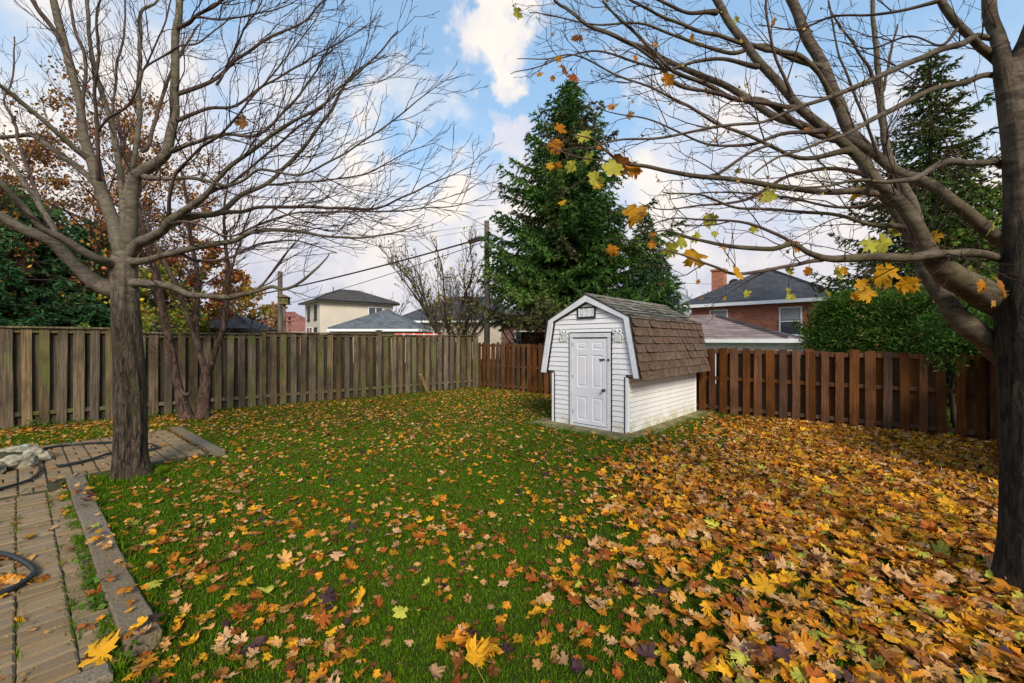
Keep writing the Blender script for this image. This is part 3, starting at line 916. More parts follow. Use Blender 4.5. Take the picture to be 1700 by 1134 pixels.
# leaning stake
a, b = G(712, 655), P(698, 622, 12.05)
st = MB(); st.bar((a[0], a[1], -.02), (b[0], b[1], b[2]), .075, .03)
tag(st.build('wooden_stake', M['stake'], bevel=.003), 'short pale wooden stake leaning against the mossy fence', 'stake')

# ------------------------------------------------------------------ stone ring and hoses
ctr = G(-50, 786)
ring_o = empty('stone_planter', (ctr[0], ctr[1], 0), 0, 'ring of rough pale stones on the brick path', 'planter')
def boulder(sx, sy, sz, seed):
    import bmesh
    bm = bmesh.new()
    bmesh.ops.create_icosphere(bm, subdivisions=3, radius=1.0)
    for v in bm.verts:
        p = v.co.copy()
        n = mnoise.noise(p * 1.3 + Vector((seed, 0, 0))) * .34 + mnoise.noise(p * 3.4 + Vector((0, seed, 0))) * .13 + mnoise.noise(p * 8 + Vector((0, seed, 3))) * .05
        q = p.normalized() * (1 + n)
        q = Vector((math.copysign(abs(q.x) ** .8, q.x), math.copysign(abs(q.y) ** .8, q.y), math.copysign(abs(q.z) ** .8, q.z)))
        v.co = Vector((q.x * sx, q.y * sy, q.z * sz))
    me = bpy.data.meshes.new('stone'); bm.to_mesh(me); bm.free()
    me.materials.append(M['stone'])
    return me
for k in range(11):
    a = 2 * math.pi * k / 11 + .2
    r_ = .52 + random.uniform(-.03, .03)
    put('stone', boulder(random.uniform(.11, .15), random.uniform(.09, .13), random.uniform(.07, .10), k * 3.1), ring_o, (r_ * math.cos(a), r_ * math.sin(a), .085 + random.uniform(-.02, .02)), (random.uniform(-.2, .2), random.uniform(-.2, .2), a))
for k in range(8):
    a = 2 * math.pi * k / 8
    r_ = .50
    put('stone', boulder(random.uniform(.09, .12), random.uniform(.07, .11), random.uniform(.05, .07), k * 5.1 + 60), ring_o, (r_ * math.cos(a), r_ * math.sin(a), .155 + random.uniform(-.02, .02)), (random.uniform(-.3, .3), random.uniform(-.3, .3), a))
soil = MB(); soil.prism([(.46 * math.cos(a * math.pi / 8), .46 * math.sin(a * math.pi / 8)) for a in range(16)], 0.0, .15, 'xy'); soil.build('soil', M['soil'], ring_o)

def hose(pts, label, r_=.017):
    w = []
    for p in pts:
        g = G(p[0], p[1])
        w.append((g[0], g[1], .045 + r_ + (p[2] if len(p) > 2 else 0)))
    m = MB(); m.smooth = True
    m.tube(catmull(w, 8), r_, 10)
    tag(m.build('garden_hose', M['hose']), label, 'hose', 'black garden hoses on the brick path')
hose([(-40, 790), (10, 776), (38, 764), (77, 752), (126, 745), (187, 742), (240, 744), (262, 750), (240, 756), (187, 760), (153, 771), (119, 779), (95, 783)], 'black garden hose looping across the patio behind the left tree')
hose([(66, 783), (66, 792), (50, 806), (11, 819), (-30, 829)], 'short run of black hose curving round the pale stones', .016)
hose([(-60, 928), (0, 934), (34, 945), (57, 964), (38, 984), (0, 1003), (-60, 1018)], 'near loop of black hose among leaves at the left edge')
# ------------------------------------------------------------------ trees with bare limbs
def limb_path(pts, per=6, wob=.02, collar=0.0):
    """pts: (px, py, depth, radius in px) -> world path and radii"""
    w = np.array([list(P(p[0], p[1], p[2])) + [p[3] / F * p[2]] for p in pts])
    c = catmull(w, per)
    n = len(c)
    # a round limb far from the picture's middle looks wider than it is: take that stretch back out
    sx, sy = c[:, 0] / c[:, 1], (c[:, 2] - EYE) / c[:, 1]
    dx, dy = np.gradient(sx), np.gradient(sy)
    ln = np.maximum(np.hypot(dx, dy), 1e-9)
    c[:, 3] /= np.sqrt(1 + ((-dy * sx + dx * sy) / ln) ** 2)
    if collar:      # a limb swells where it leaves the trunk
        ds = np.concatenate([[0], np.cumsum(np.linalg.norm(np.diff(c[:, :3], axis=0), axis=1))])
        c[:, 3] *= 1 + collar * np.exp(-(ds / (3.2 * c[0, 3])) ** 2)
    for i in range(1, n - 1):
        q = Vector(c[i, :3] * 3.4)
        c[i, :3] += np.array(mnoise.noise_vector(q)) * wob
    if collar:      # rounded root end, sunk into the wood it grows from
        t0 = unit(c[0, :3] - c[1, :3])
        c = np.vstack([np.append(c[0, :3] + t0 * c[0, 3] * .45, .002), np.append(c[0, :3] + t0 * c[0, 3] * .30, c[0, 3] * .75), c])
    return c[:, :3], np.maximum(c[:, 3], .002)

def limb_mesh(path, rad, sides, lump=.05, seed=0.0):
    V, Q = tube(path, rad, sides)
    ctr = np.repeat(path, sides, axis=0)
    out = V - ctr
    for i in range(len(V)):
        v = Vector(V[i] * 5.0)
        out[i] *= 1 + lump * mnoise.noise(v + Vector((seed, 0, 0))) + lump * .6 * mnoise.noise(v * 3.1)
    return ctr + out, Q

def trunk_mesh(path, rad, sides, ridges, lump, flare=None, scar=None):
    V, Q = tube(path, rad, sides)
    n = len(path)
    ctr = np.repeat(path, sides, axis=0)
    out = V - ctr
    for i in range(n):
        z = path[i, 2]
        for j in range(sides):
            k = i * sides + j
            a = math.atan2(out[k, 1], out[k, 0])
            f = 1 + ridges * (mnoise.noise(Vector((math.cos(a) * 5.5, math.sin(a) * 5.5, z * 1.3))) + .6 * mnoise.noise(Vector((math.cos(a) * 12, math.sin(a) * 12, z * 3.0))))
            f += lump * mnoise.noise(Vector((math.cos(a) * 1.4, math.sin(a) * 1.4, z * 1.6 + 9)))
            if flare:
                f += flare * math.exp(-max(z, 0) / .16) * (1 + .55 * math.sin(3 * a + 1.2) + .3 * math.sin(5 * a))
            if scar:
                ca, w_, amp, z0, z1 = scar
                da = (a - ca - .28 * math.sin(z * 2.2) + math.pi) % (2 * math.pi) - math.pi
                if z0 < z < z1:
                    e = min(1, (z - z0) / .2, (z1 - z) / .25)
                    f += e * amp * (math.exp(-((abs(da) - w_) / .13) ** 2) - .8 * math.exp(-(da / (w_ * .45)) ** 2))
            out[k] *= f
    return ctr + out, Q

class Twigger:
    def __init__(s, seed, axis, spacing, lens, up=.25, ang=(28, 55), out_bias=.5, tip_r=.0022, max_len=1.5, thick=(.0026, .0055)):
        s.thick = thick
        s.r = np.random.default_rng(seed)
        s.ax = np.asarray(axis, float)
        s.sp, s.lens, s.up, s.ang, s.ob, s.tip, s.ml = spacing, lens, up, ang, out_bias, tip_r, max_len
        s.T = Tubes()
        s.tips = []
        s.nodes = []
    def curve(s, p, d, L, r0, up, n):
        pts = [p]; q = p.copy(); dd = d.copy()
        st = L / (n - 1)
        for i in range(n - 1):
            dd = unit(dd + np.array([0, 0, up * st / max(L, .1)]) + s.r.normal(0, .135, 3))
            q = q + dd * st
            pts.append(q)
        pts = np.array(pts)
        return pts, np.linspace(r0, s.tip, n)
    def grow(s, path, rad, level, s0=.2, dens=1.0):
        seg = np.linalg.norm(np.diff(path, axis=0), axis=1)
        cum = np.concatenate([[0], np.cumsum(seg)])
        Lp = cum[-1]
        pos = s0 * Lp + s.r.uniform(0, s.sp[level])
        side = s.r.uniform(0, 6.28)
        while pos < Lp * .985:
            i = min(int(np.searchsorted(cum, pos)) - 1, len(seg) - 1)
            i = max(i, 0)
            u = (pos - cum[i]) / max(seg[i], 1e-6)
            p = path[i] * (1 - u) + path[i + 1] * u
            rr = rad[i] * (1 - u) + rad[i + 1] * u
            t = unit(path[i + 1] - path[i])
            side += 2.4 + s.r.normal(0, .5)
            ref = np.array([0, 0, 1.0]) if abs(t[2]) < .9 else np.array([1.0, 0, 0])
            a = unit(np.cross(t, ref)); b = np.cross(a, t)
            perp = a * math.cos(side) + b * math.sin(side)
            outw = p - s.ax; outw[2] *= .3
            perp = unit(perp + s.ob * unit(outw) + np.array([0, 0, s.up]))
            an = math.radians(s.r.uniform(*s.ang))
            d = unit(t * math.cos(an) + perp * math.sin(an))
            L = min(s.lens[level] * s.r.uniform(.5, 1.25) * (1.12 - .80 * pos / Lp), s.ml)
            n = (7, 5, 4)[min(level, 2)]
            sides = (5, 4, 3)[min(level, 2)]
            r0 = min(rr * .6, s.thick[0] + L * s.thick[1])
            pts, rads = s.curve(p, d, L, max(r0, s.tip * 1.2), s.up * 1.6, n)
            s.T.add(pts, rads, sides)
            s.nodes.append(pts[1:])
            if level + 1 < len(s.sp):
                s.grow(pts, rads, level + 1, .12)
            pos += s.sp[level] * s.r.uniform(.6, 1.4) / dens

def bare_tree(name, label, cat, trunk_o, limbs, mats, tw, group=None, sides=12, thin=1.0):
    """limbs: list of (points, twig density); returns the root"""
    root = empty(name, tuple(trunk_o), 0, label, cat, group)
    org = np.array(trunk_o, float)
    for li, (pts, dens) in enumerate(limbs):
        path, rad = limb_path(pts, collar=.25)
        rad = rad * thin * (.74 if pts[0][3] < 5.5 else .9 if pts[0][3] < 9 else 1.0)
        if dens >= 0:
            V, Q = limb_mesh(path, rad, sides if rad[0] > .03 else 8, .085, li * 3.3)
            me = bulk_mesh('limb', V - org, Q, mats[1] if pts[0][3] > 6.5 else M['limb_thin'], smooth=True)
            put('limb', me, root)
        if tw and dens:
            tw.grow(path, rad, 0, .16, abs(dens))
    if tw:
        T = tw.T
        me = bulk_mesh('twigs', np.concatenate(T.V) - org, np.concatenate(T.Q), mats[2], smooth=True)
        o = put('twigs', me, root); o['kind'] = 'stuff'
    return root

# --- the left maple
tb = G(218, 800)
TLX, TLY = -4.46, 4.90
tl = [(218, 812, 4.9, 31), (217, 780, 4.9, 29.5), (217, 700, 4.9, 29), (215, 620, 4.9, 28), (212, 560, 4.9, 26.5), (208, 510, 4.9, 25), (206, 470, 4.9, 25), (206, 440, 4.9, 24.5), (207, 422, 4.9, 21), (208, 412, 4.9, 12), (208, 409, 4.9, 3)]
left_limbs = [
 # low left limbs
 ([(205, 482, 4.9, 16), (178, 476, 4.86, 17), (144, 458, 4.78, 15), (111, 424, 4.68, 14), (84, 400, 4.6, 13), (40, 380, 4.5, 12), (0, 358, 4.4, 11), (-60, 338, 4.3, 9), (-140, 300, 4.2, 6)], .5),
 ([(208, 446, 4.9, 11), (185, 438, 4.78, 10), (161, 430, 4.6, 9.5), (117, 403, 4.4, 9), (70, 377, 4.2, 8), (34, 338, 4.05, 8), (0, 300, 3.9, 7), (-50, 265, 3.8, 5), (-120, 230, 3.7, 4)], .7),
 ([(92, 405, 4.62, 9), (90, 378, 4.7, 8), (64, 335, 4.9, 7), (34, 292, 5.1, 6), (0, 241, 5.2, 5), (-40, 190, 5.3, 4)], .8),
 ([(70, 345, 4.86, 6), (54, 300, 5.1, 5.5), (34, 241, 5.3, 5), (22, 200, 5.5, 4), (8, 165, 5.6, 3.5), (20, 130, 5.8, 3), (24, 60, 6, 2)], .8),
 # main left stem
 ([(204, 420, 4.9, 18), (190, 375, 4.93, 17), (163, 302, 5.0, 14.5), (146, 248, 5.08, 13), (135, 200, 5.15, 11), (127, 151, 5.2, 10), (111, 84, 5.3, 10), (94, 20, 5.4, 9), (78, -40, 5.5, 8), (60, -110, 5.6, 6)], .8),
 ([(150, 266, 5.05, 7), (100, 225, 4.8, 6), (50, 181, 4.6, 5.5), (0, 141, 4.4, 5), (-50, 110, 4.2, 4)], 1.0),
 ([(162, 308, 5.0, 8), (132, 281, 5.1, 8), (90, 248, 5.3, 7), (50, 224, 5.5, 6), (0, 228, 5.7, 5), (-60, 220, 5.9, 4)], .8),
 ([(164, 300, 4.97, 6), (164, 255, 4.85, 6), (163, 215, 4.8, 5.5), (157, 160, 4.7, 5), (164, 100, 4.6, 4), (161, 27, 4.5, 3.6), (175, -20, 4.4, 3)], 1.0),
 ([(165, 216, 4.8, 5), (180, 196, 4.7, 4.5), (208, 178, 4.6, 4.5), (231, 134, 4.5, 4.2), (241, 110, 4.5, 4), (291, 80, 4.4, 3.5), (335, 66, 4.3, 2.8), (380, 30, 4.2, 2)], 1.0),
 ([(240, 112, 4.5, 3.6), (261, 67, 4.45, 3.2), (285, 0, 4.4, 2.8), (300, -60, 4.3, 2)], 1.0),
 ([(111, 84, 5.3, 6), (85, 40, 5.2, 6), (60, 10, 5.1, 5), (30, -40, 5, 4)], .8),
 ([(133, 190, 5.15, 6), (142, 100, 5.3, 5), (128, 60, 5.4, 4.5), (115, 0, 5.5, 4), (108, -60, 5.6, 3)], .8),
 # centre stems
 ([(209, 410, 4.9, 15), (206, 360, 5.0, 12), (202, 318, 5.1, 9), (197, 268, 5.25, 8), (186, 205, 5.4, 7), (174, 168, 5.5, 6.5), (152, 94, 5.7, 5.5), (144, 0, 5.9, 4.5), (140, -70, 6.1, 3)], .8),
 ([(206, 330, 5.05, 8), (222, 262, 5.3, 8), (229, 200, 5.5, 7.5), (231, 120, 5.7, 6.5), (233, 60, 5.9, 5.5), (236, 17, 6.0, 5), (260, 2, 6.1, 4), (280, -40, 6.2, 3)], .8),
 ([(236, 250, 5.4, 6), (246, 236, 5.45, 6), (265, 174, 5.7, 5.5), (279, 132, 5.9, 5), (300, 90, 6.1, 4), (330, 40, 6.3, 3)], .9),
 ([(186, 205, 5.4, 5), (196, 110, 5.7, 4.5), (206, 60, 5.8, 4), (208, 0, 5.9, 3)], .9),
 # main right stem
 ([(212, 415, 4.9, 19), (217, 369, 4.86, 17), (220, 320, 4.82, 16), (230, 290, 4.8, 15), (262, 270, 4.78, 14), (281, 240, 4.78, 13), (290, 168, 4.82, 11), (291, 84, 4.9, 10), (297, 0, 5.0, 8.5), (302, -70, 5.1, 7), (310, -140, 5.2, 5)], .8),
 ([(292, 158, 4.84, 6), (320, 148, 4.9, 6), (352, 134, 5.0, 5.5), (390, 100, 5.1, 5), (419, 80, 5.2, 4.5), (450, 62, 5.3, 4), (497, 40, 5.4, 3), (540, 0, 5.5, 2)], 1.2),
 ([(293, 50, 4.95, 6), (312, 36, 4.8, 6.5), (325, 26, 4.7, 5.5), (360, 5, 4.6, 5), (400, -30, 4.5, 4)], .9),
 ([(240, 292, 4.8, 7), (262, 296, 4.7, 5.5), (300, 294, 4.55, 5), (345, 300, 4.4, 4.6), (370, 308, 4.3, 4.5), (400, 300, 4.2, 4), (432, 280, 4.1, 3.6), (497, 288, 3.9, 3), (581, 248, 3.7, 2.6), (665, 188, 3.6, 2), (700, 160, 3.5, 1.5), (752, 124, 3.4, .9)], 1.0),
 # low right limbs
 ([(212, 424, 4.9, 14), (232, 403, 4.84, 13), (250, 396, 4.75, 12.5), (268, 385, 4.65, 12), (283, 364, 4.55, 11), (322, 338, 4.45, 8.5), (345, 318, 4.4, 7), (362, 295, 4.35, 6), (395, 265, 4.3, 5.5), (430, 240, 4.25, 5), (480, 204, 4.2, 4), (541, 170, 4.1, 3.5), (564, 145, 4.1, 3), (618, 100, 4, 2.4), (661, 50, 3.9, 1.6)], 1.1),
 ([(284, 366, 4.55, 9), (325, 358, 4.6, 8), (365, 351, 4.65, 7.5), (402, 322, 4.7, 6), (440, 305, 4.75, 5), (480, 270, 4.8, 4.6), (541, 195, 4.9, 4), (564, 155, 4.9, 3.4), (590, 120, 5, 2.4), (640, 90, 5, 1.5)], 1.1),
 ([(281, 358, 4.55, 6), (284, 320, 4.4, 5), (290, 285, 4.3, 4.5), (318, 258, 4.2, 4), (350, 232, 4.1, 3.6), (380, 205, 4.0, 3.2), (430, 151, 3.9, 2.8), (470, 100, 3.8, 2.2), (497, 67, 3.8, 1.8), (540, 5, 3.7, 1)], 1.2),
 ([(365, 352, 4.65, 6), (400, 350, 4.55, 5), (440, 343, 4.45, 4.5), (530, 342, 4.3, 4), (618, 346, 4.1, 3.2), (678, 322, 4.0, 2.5), (732, 295, 3.9, 1.7), (790, 276, 3.8, .8)], 1.1),
 ([(290, 366, 4.55, 5), (330, 372, 4.4, 4), (380, 392, 4.2, 3), (430, 372, 4.1, 3.6), (500, 352, 4.0, 3.2), (580, 350, 3.9, 2.8), (640, 352, 3.8, 2.6), (711, 345, 3.7, 2), (785, 335, 3.6, 1.4), (832, 308, 3.5, .7)], 1.1),
 ([(214, 436, 4.9, 9), (236, 434, 4.82, 8), (285, 420, 4.7, 7.5), (338, 407, 4.55, 7), (385, 400, 4.45, 6), (432, 382, 4.35, 5), (500, 385, 4.2, 3.6), (560, 395, 4.1, 3), (640, 388, 4, 2.2), (700, 372, 3.9, 1.2)], .9),
 ([(300, 418, 4.66, 5), (322, 431, 4.75, 5), (355, 432, 4.85, 4.6), (385, 425, 4.95, 4), (412, 412, 5.0, 3.6), (450, 400, 5.1, 3), (500, 400, 5.2, 2), (560, 420, 5.3, 1.2)], .9),
 ([(214, 468, 4.9, 9), (234, 468, 4.86, 8), (268, 471, 4.75, 7.5), (300, 481, 4.65, 7), (330, 491, 4.55, 6.5), (385, 491, 4.45, 6), (420, 484, 4.4, 5), (450, 478, 4.35, 4), (470, 480, 4.3, 3.6), (500, 466, 4.25, 3.4), (520, 450, 4.2, 3), (533, 436, 4.2, 2.4), (546, 420, 4.2, 1.4)], .5),
 ([(415, 487, 4.4, 4), (440, 468, 4.45, 4), (462, 440, 4.5, 3.4), (474, 420, 4.5, 2.6), (490, 400, 4.5, 1.6)], .6),
 # long fine leaders fanning to the right
 ([(285, 250, 4.78, 7), (330, 232, 4.7, 5), (372, 222, 4.6, 4.6), (430, 221, 4.5, 4.2), (490, 165, 4.4, 3.4), (530, 110, 4.3, 2.5), (560, 60, 4.2, 1.6), (600, 25, 4.2, .8)], 1.2),
 ([(290, 200, 4.8, 6), (340, 180, 4.9, 4.6), (390, 175, 5, 4), (440, 140, 5.1, 3.2), (510, 100, 5.2, 2.6), (560, 70, 5.2, 2), (620, 40, 5.3, 1.1)], 1.2),
 ([(345, 318, 4.4, 5), (390, 300, 4.5, 4.4), (430, 265, 4.6, 4), (510, 200, 4.7, 3), (574, 146, 4.8, 2.2), (640, 130, 4.9, 1.4), (690, 96, 4.9, .7)], 1.2),
 ([(440, 305, 4.75, 4), (520, 300, 4.6, 3), (600, 290, 4.5, 2.4), (660, 262, 4.4, 1.8), (730, 230, 4.3, .9)], 1.2),
 ([(360, 140, 5.0, 4), (400, 60, 5.0, 3.4), (430, 10, 5.0, 2.6), (450, -40, 5, 1.6)], 1.2),
 ([(325, 27, 4.7, 4), (370, 30, 4.6, 3.2), (420, 22, 4.5, 2.6), (480, 5, 4.4, 1.8), (520, -20, 4.3, 1)], 1.2),
]
tw = Twigger(3, (TLX, TLY, 2.6), (.18, .13, .11), (.95, .44, .18), up=.16, ang=(24, 60), out_bias=.6, tip_r=.0019, max_len=1.2)
maple_l = bare_tree('maple_tree', 'grey-barked bare maple with scarred trunk on lawn beside brick path', 'tree', (TLX, TLY, 0), left_limbs, (None, M['limb_left'], M['twig']), tw, thin=.74)
path_, rad_ = limb_path(tl, 9, .006)
V, Q = trunk_mesh(path_, rad_, 72, .035, .07, .22, (-1.0, .42, .20, .05, 2.55))
put('trunk', bulk_mesh('trunk', V - np.array([TLX, TLY, 0]), Q, M['bark_left'], smooth=True), maple_l)

# --- the right maple, close to the viewer
TRX, TRY = 3.24, 2.62
tr = [(1706, 1060, 2.62, 70), (1706, 1000, 2.62, 61), (1706, 900, 2.62, 52), (1706, 750, 2.62, 50), (1706, 640, 2.62, 53), (1707, 570, 2.61, 60), (1707, 500, 2.61, 59), (1706, 440, 2.62, 50), (1705, 390, 2.62, 44), (1700, 320, 2.62, 37), (1690, 230, 2.62, 31), (1678, 150, 2.62, 28), (1671, 108, 2.62, 25), (1670, 102, 2.62, 8)]
right_limbs = [
 ([(1705, 640, 2.86, 22), (1655, 586, 2.80, 25), (1615, 548, 2.78, 24), (1582, 520, 2.82, 22), (1556, 478, 2.9, 20), (1535, 425, 3.0, 21), (1508, 375, 3.1, 21), (1475, 330, 3.2, 18), (1446, 290, 3.3, 16), (1418, 230, 3.4, 14), (1396, 180, 3.5, 14), (1368, 112, 3.6, 13), (1340, 60, 3.7, 12), (1316, 8, 3.8, 11), (1296, -50, 3.9, 9)], .7),
 ([(1706, 538, 2.80, 28), (1663, 505, 2.75, 29), (1620, 482, 2.67, 29), (1576, 456, 2.6, 27), (1549, 424, 2.56, 22), (1530, 382, 2.56, 16), (1504, 350, 2.62, 14), (1479, 325, 2.66, 13), (1448, 290, 2.72, 12), (1417, 252, 2.8, 12), (1375, 215, 2.85, 11), (1316, 166, 2.95, 10), (1258, 97, 3.1, 9), (1220, 50, 3.2, 8.5), (1190, 0, 3.3, 8), (1160, -60, 3.4, 6)], .7),
 ([(1702, 434, 2.78, 20), (1664, 398, 2.71, 18), (1615, 357, 2.66, 15), (1580, 332, 2.66, 13), (1549, 310, 2.72, 12), (1487, 279, 2.85, 10.5), (1417, 233, 3.0, 10), (1380, 225, 3.05, 9), (1330, 205, 3.15, 8), (1278, 188, 3.3, 8), (1200, 138, 3.5, 7), (1110, 100, 3.7, 6), (1044, 70, 3.9, 5), (980, 40, 4.0, 4), (920, 0, 4.1, 3)], .8),
 ([(1394, 232, 3.03, 7), (1340, 215, 2.95, 7), (1275, 168, 2.9, 6.5), (1215, 160, 2.85, 6), (1150, 130, 2.8, 5), (1110, 112, 2.7, 4.6), (1080, 80, 2.7, 4), (1040, 40, 2.7, 3.2), (1000, 0, 2.7, 2.4)], .8),
 ([(1704, 296, 2.78, 9), (1658, 268, 2.70, 8), (1625, 270, 2.6, 6.6), (1588, 269, 2.45, 6.5), (1560, 273, 2.4, 6), (1541, 280, 2.36, 5.5), (1518, 294, 2.3, 5), (1471, 302, 2.25, 4), (1420, 300, 2.2, 3), (1360, 310, 2.1, 2), (1310, 320, 2, 1.2)], .6),
 # long low branches
 ([(1704, 440, 2.78, 10), (1660, 427, 2.70, 9), (1620, 422, 2.6, 8.5), (1570, 420, 2.45, 8), (1520, 424, 2.4, 8.5), (1440, 426, 2.36, 8), (1380, 429, 2.33, 7), (1345, 418, 2.3, 6), (1315, 402, 2.3, 5), (1280, 412, 2.3, 4.6), (1206, 408, 2.3, 4), (1156, 398, 2.3, 3.2), (1107, 381, 2.3, 2), (1080, 384, 2.3, 1.2)], .8),
 ([(1366, 430, 2.34, 5), (1342, 432, 2.3, 5), (1310, 440, 2.25, 4.6), (1280, 446, 2.2, 4.5), (1218, 452, 2.15, 4), (1190, 445, 2.1, 3.6), (1156, 434, 2.1, 3), (1107, 414, 2.1, 2), (1085, 420, 2.05, 1.2)], .7),
 ([(1330, 408, 2.3, 4.6), (1290, 388, 2.35, 4.5), (1240, 372, 2.4, 4), (1180, 366, 2.5, 3), (1120, 362, 2.6, 2), (1075, 375, 2.6, 1.2)], 1.0),
 ([(1520, 395, 3.0, 8), (1480, 325, 2.9, 7), (1440, 318, 2.8, 7), (1380, 318, 2.7, 7), (1320, 314, 2.6, 7), (1280, 309, 2.55, 6.5), (1220, 296, 2.5, 6), (1181, 291, 2.45, 5.6), (1120, 288, 2.4, 5), (1082, 281, 2.4, 4.6), (1033, 270, 2.35, 4), (1005, 250, 2.3, 3), (985, 232, 2.3, 2), (950, 224, 2.25, 1.2)], .8),
 ([(1050, 274, 2.37, 3), (1010, 268, 2.3, 2.6), (960, 262, 2.25, 2.2), (925, 250, 2.2, 1.8), (895, 240, 2.2, 1)], .6),
 ([(1181, 291, 2.46, 4), (1230, 262, 2.5, 3.6), (1280, 240, 2.6, 4)], 0),
 # branches of the upper trunk
 ([(1690, 146, 2.78, 7), (1644, 124, 2.68, 6.5), (1600, 133, 2.58, 6), (1549, 151, 2.5, 5.5), (1510, 166, 2.45, 5.5), (1471, 186, 2.4, 5), (1440, 203, 2.35, 4.6), (1413, 215, 2.3, 4), (1360, 240, 2.2, 3), (1300, 260, 2.1, 2.4), (1250, 290, 2.0, 1.6)], .7),
 ([(1670, 74, 2.80, 8), (1630, 62, 2.66, 7), (1590, 74, 2.5, 6.5), (1545, 92, 2.45, 6), (1510, 102, 2.4, 6), (1448, 132, 2.36, 5.5), (1394, 151, 2.33, 5), (1340, 175, 2.3, 4), (1280, 196, 2.25, 3.4), (1210, 206, 2.2, 3.2), (1150, 218, 2.2, 3.2), (1110, 224, 2.2, 3), (1020, 232, 2.15, 2.2), (975, 246, 2.1, 1.2)], .8),
 ([(1675, 128, 2.78, 14), (1640, 92, 2.69, 12), (1610, 66, 2.58, 11), (1588, 43, 2.56, 10.5), (1570, 15, 2.55, 10), (1553, -20, 2.54, 9), (1530, -70, 2.5, 7)], .6),
 ([(1671, 122, 2.62, 19), (1661, 90, 2.64, 18), (1652, 50, 2.68, 17), (1641, 0, 2.72, 16), (1632, -70, 2.8, 17), (1610, -150, 2.9, 13)], .5),
 ([(1674, 122, 2.62, 17), (1695, 84, 2.58, 15), (1715, 40, 2.52, 17), (1730, -20, 2.5, 15), (1750, -90, 2.45, 12)], .5),
 # crown of fine branches reaching left over the yard
 ([(1330, 178, 2.93, 6), (1280, 170, 2.85, 5), (1210, 162, 2.8, 4.6), (1129, 140, 2.75, 4.2), (1090, 103, 2.7, 4), (1050, 76, 2.65, 3.4), (1013, 58, 2.6, 2.8), (960, 30, 2.6, 2), (915, -5, 2.6, 1.2)], .9),
 ([(1417, 250, 2.8, 7), (1340, 262, 2.75, 5), (1280, 240, 2.7, 4.5), (1210, 211, 2.65, 4), (1170, 190, 2.6, 3.6), (1129, 169, 2.6, 3.2), (1060, 140, 2.5, 2.6), (1013, 118, 2.5, 2.4), (955, 92, 2.4, 1.9), (910, 96, 2.4, 1.5), (858, 97, 2.35, .9)], .9),
 ([(1258, 110, 3.08, 6), (1200, 95, 3.0, 4.6), (1160, 100, 2.95, 4), (1106, 114, 2.9, 3.2), (1052, 101, 2.85, 2.8), (990, 84, 2.8, 2.2), (935, 95, 2.7, 1.7), (890, 110, 2.7, 1.4), (848, 122, 2.6, .8)], .9),
 ([(1396, 180, 3.5, 7), (1340, 102, 3.4, 6.5), (1290, 85, 3.3, 6), (1260, 80, 3.2, 6), (1180, 55, 3.1, 5), (1110, 30, 3.0, 4), (1060, 8, 2.9, 3), (1000, -30, 2.8, 2)], .8),
 ([(1190, 20, 3.28, 6), (1140, 20, 3.2, 4.6), (1080, -5, 3.1, 3.6)], .8),
 ([(1368, 112, 3.6, 7), (1310, 92, 3.6, 6.5), (1260, 75, 3.6, 6), (1215, 85, 3.6, 5), (1150, 70, 3.6, 4), (1070, 38, 3.5, 3), (990, 40, 3.4, 2.2), (930, 30, 3.3, 1.6), (880, 20, 3.2, .9)], .9),
 ([(1375, 215, 2.85, 6), (1300, 222, 2.8, 4), (1230, 240, 2.7, 3.4), (1160, 235, 2.6, 2.6), (1090, 200, 2.5, 2), (1030, 190, 2.5, 1.5), (985, 175, 2.4, .8)], .9),
 ([(1446, 290, 3.3, 6), (1380, 280, 3.2, 4.4), (1310, 290, 3.1, 3.6), (1240, 330, 3.0, 3), (1170, 340, 2.9, 2.2), (1100, 345, 2.8, 1.4), (1060, 335, 2.8, .8)], .9),
 ([(1508, 375, 3.1, 7), (1440, 370, 3.0, 4.6), (1380, 352, 2.9, 4), (1300, 350, 2.8, 3.4), (1230, 345, 2.8, 3), (1160, 322, 2.7, 2.2), (1100, 318, 2.7, 1.4)], .9),
 ([(1490, 345, 3.15, 6), (1485, 300, 3.0, 5), (1462, 262, 2.9, 4.6), (1450, 240, 2.85, 4), (1410, 130, 2.8, 3.2), (1390, 80, 2.8, 2.6), (1375, 0, 2.8, 2)], .7),
 ([(1316, 166, 2.95, 6), (1300, 120, 2.9, 4), (1280, 60, 2.85, 3.2), (1272, 0, 2.8, 2.4)], .8),
 ([(1470, 320, 3.2, 5), (1420, 345, 3.3, 4), (1350, 335, 3.4, 3.4), (1260, 320, 3.5, 2.8), (1180, 318, 3.5, 2), (1110, 330, 3.5, 1.2)], .9),
 ([(1560, 0, 2.55, 5), (1500, 16, 2.6, 4), (1440, 25, 2.7, 3.6), (1380, 28, 2.8, 3), (1320, 50, 2.9, 2.4), (1260, 40, 3, 1.6)], .8),
 ([(1590, 45, 2.56, 5), (1560, 75, 2.6, 3.4), (1510, 60, 2.7, 2.8), (1450, 80, 2.8, 2.2), (1400, 70, 2.9, 1.4)], .8),
]
tw = Twigger(8, (TRX, TRY, 2.6), (.15, .10, .08), (.62, .26, .11), up=.12, ang=(28, 62), out_bias=.45, tip_r=.0013, max_len=.9, thick=(.0018, .0050))
maple_r = bare_tree('maple_tree', 'dark-trunked maple at the right edge keeping a few yellow leaves', 'tree', (TRX, TRY, 0), right_limbs, (None, M['limb_right'], M['twig']), tw, thin=.88)
path_, rad_ = limb_path(tr, 9, .004)
V, Q = trunk_mesh(path_, rad_, 72, .03, .05, .16)
put('trunk', bulk_mesh('trunk', V - np.array([TRX, TRY, 0]), Q, M['bark_right'], smooth=True), maple_r)
RN = np.concatenate(tw.nodes)

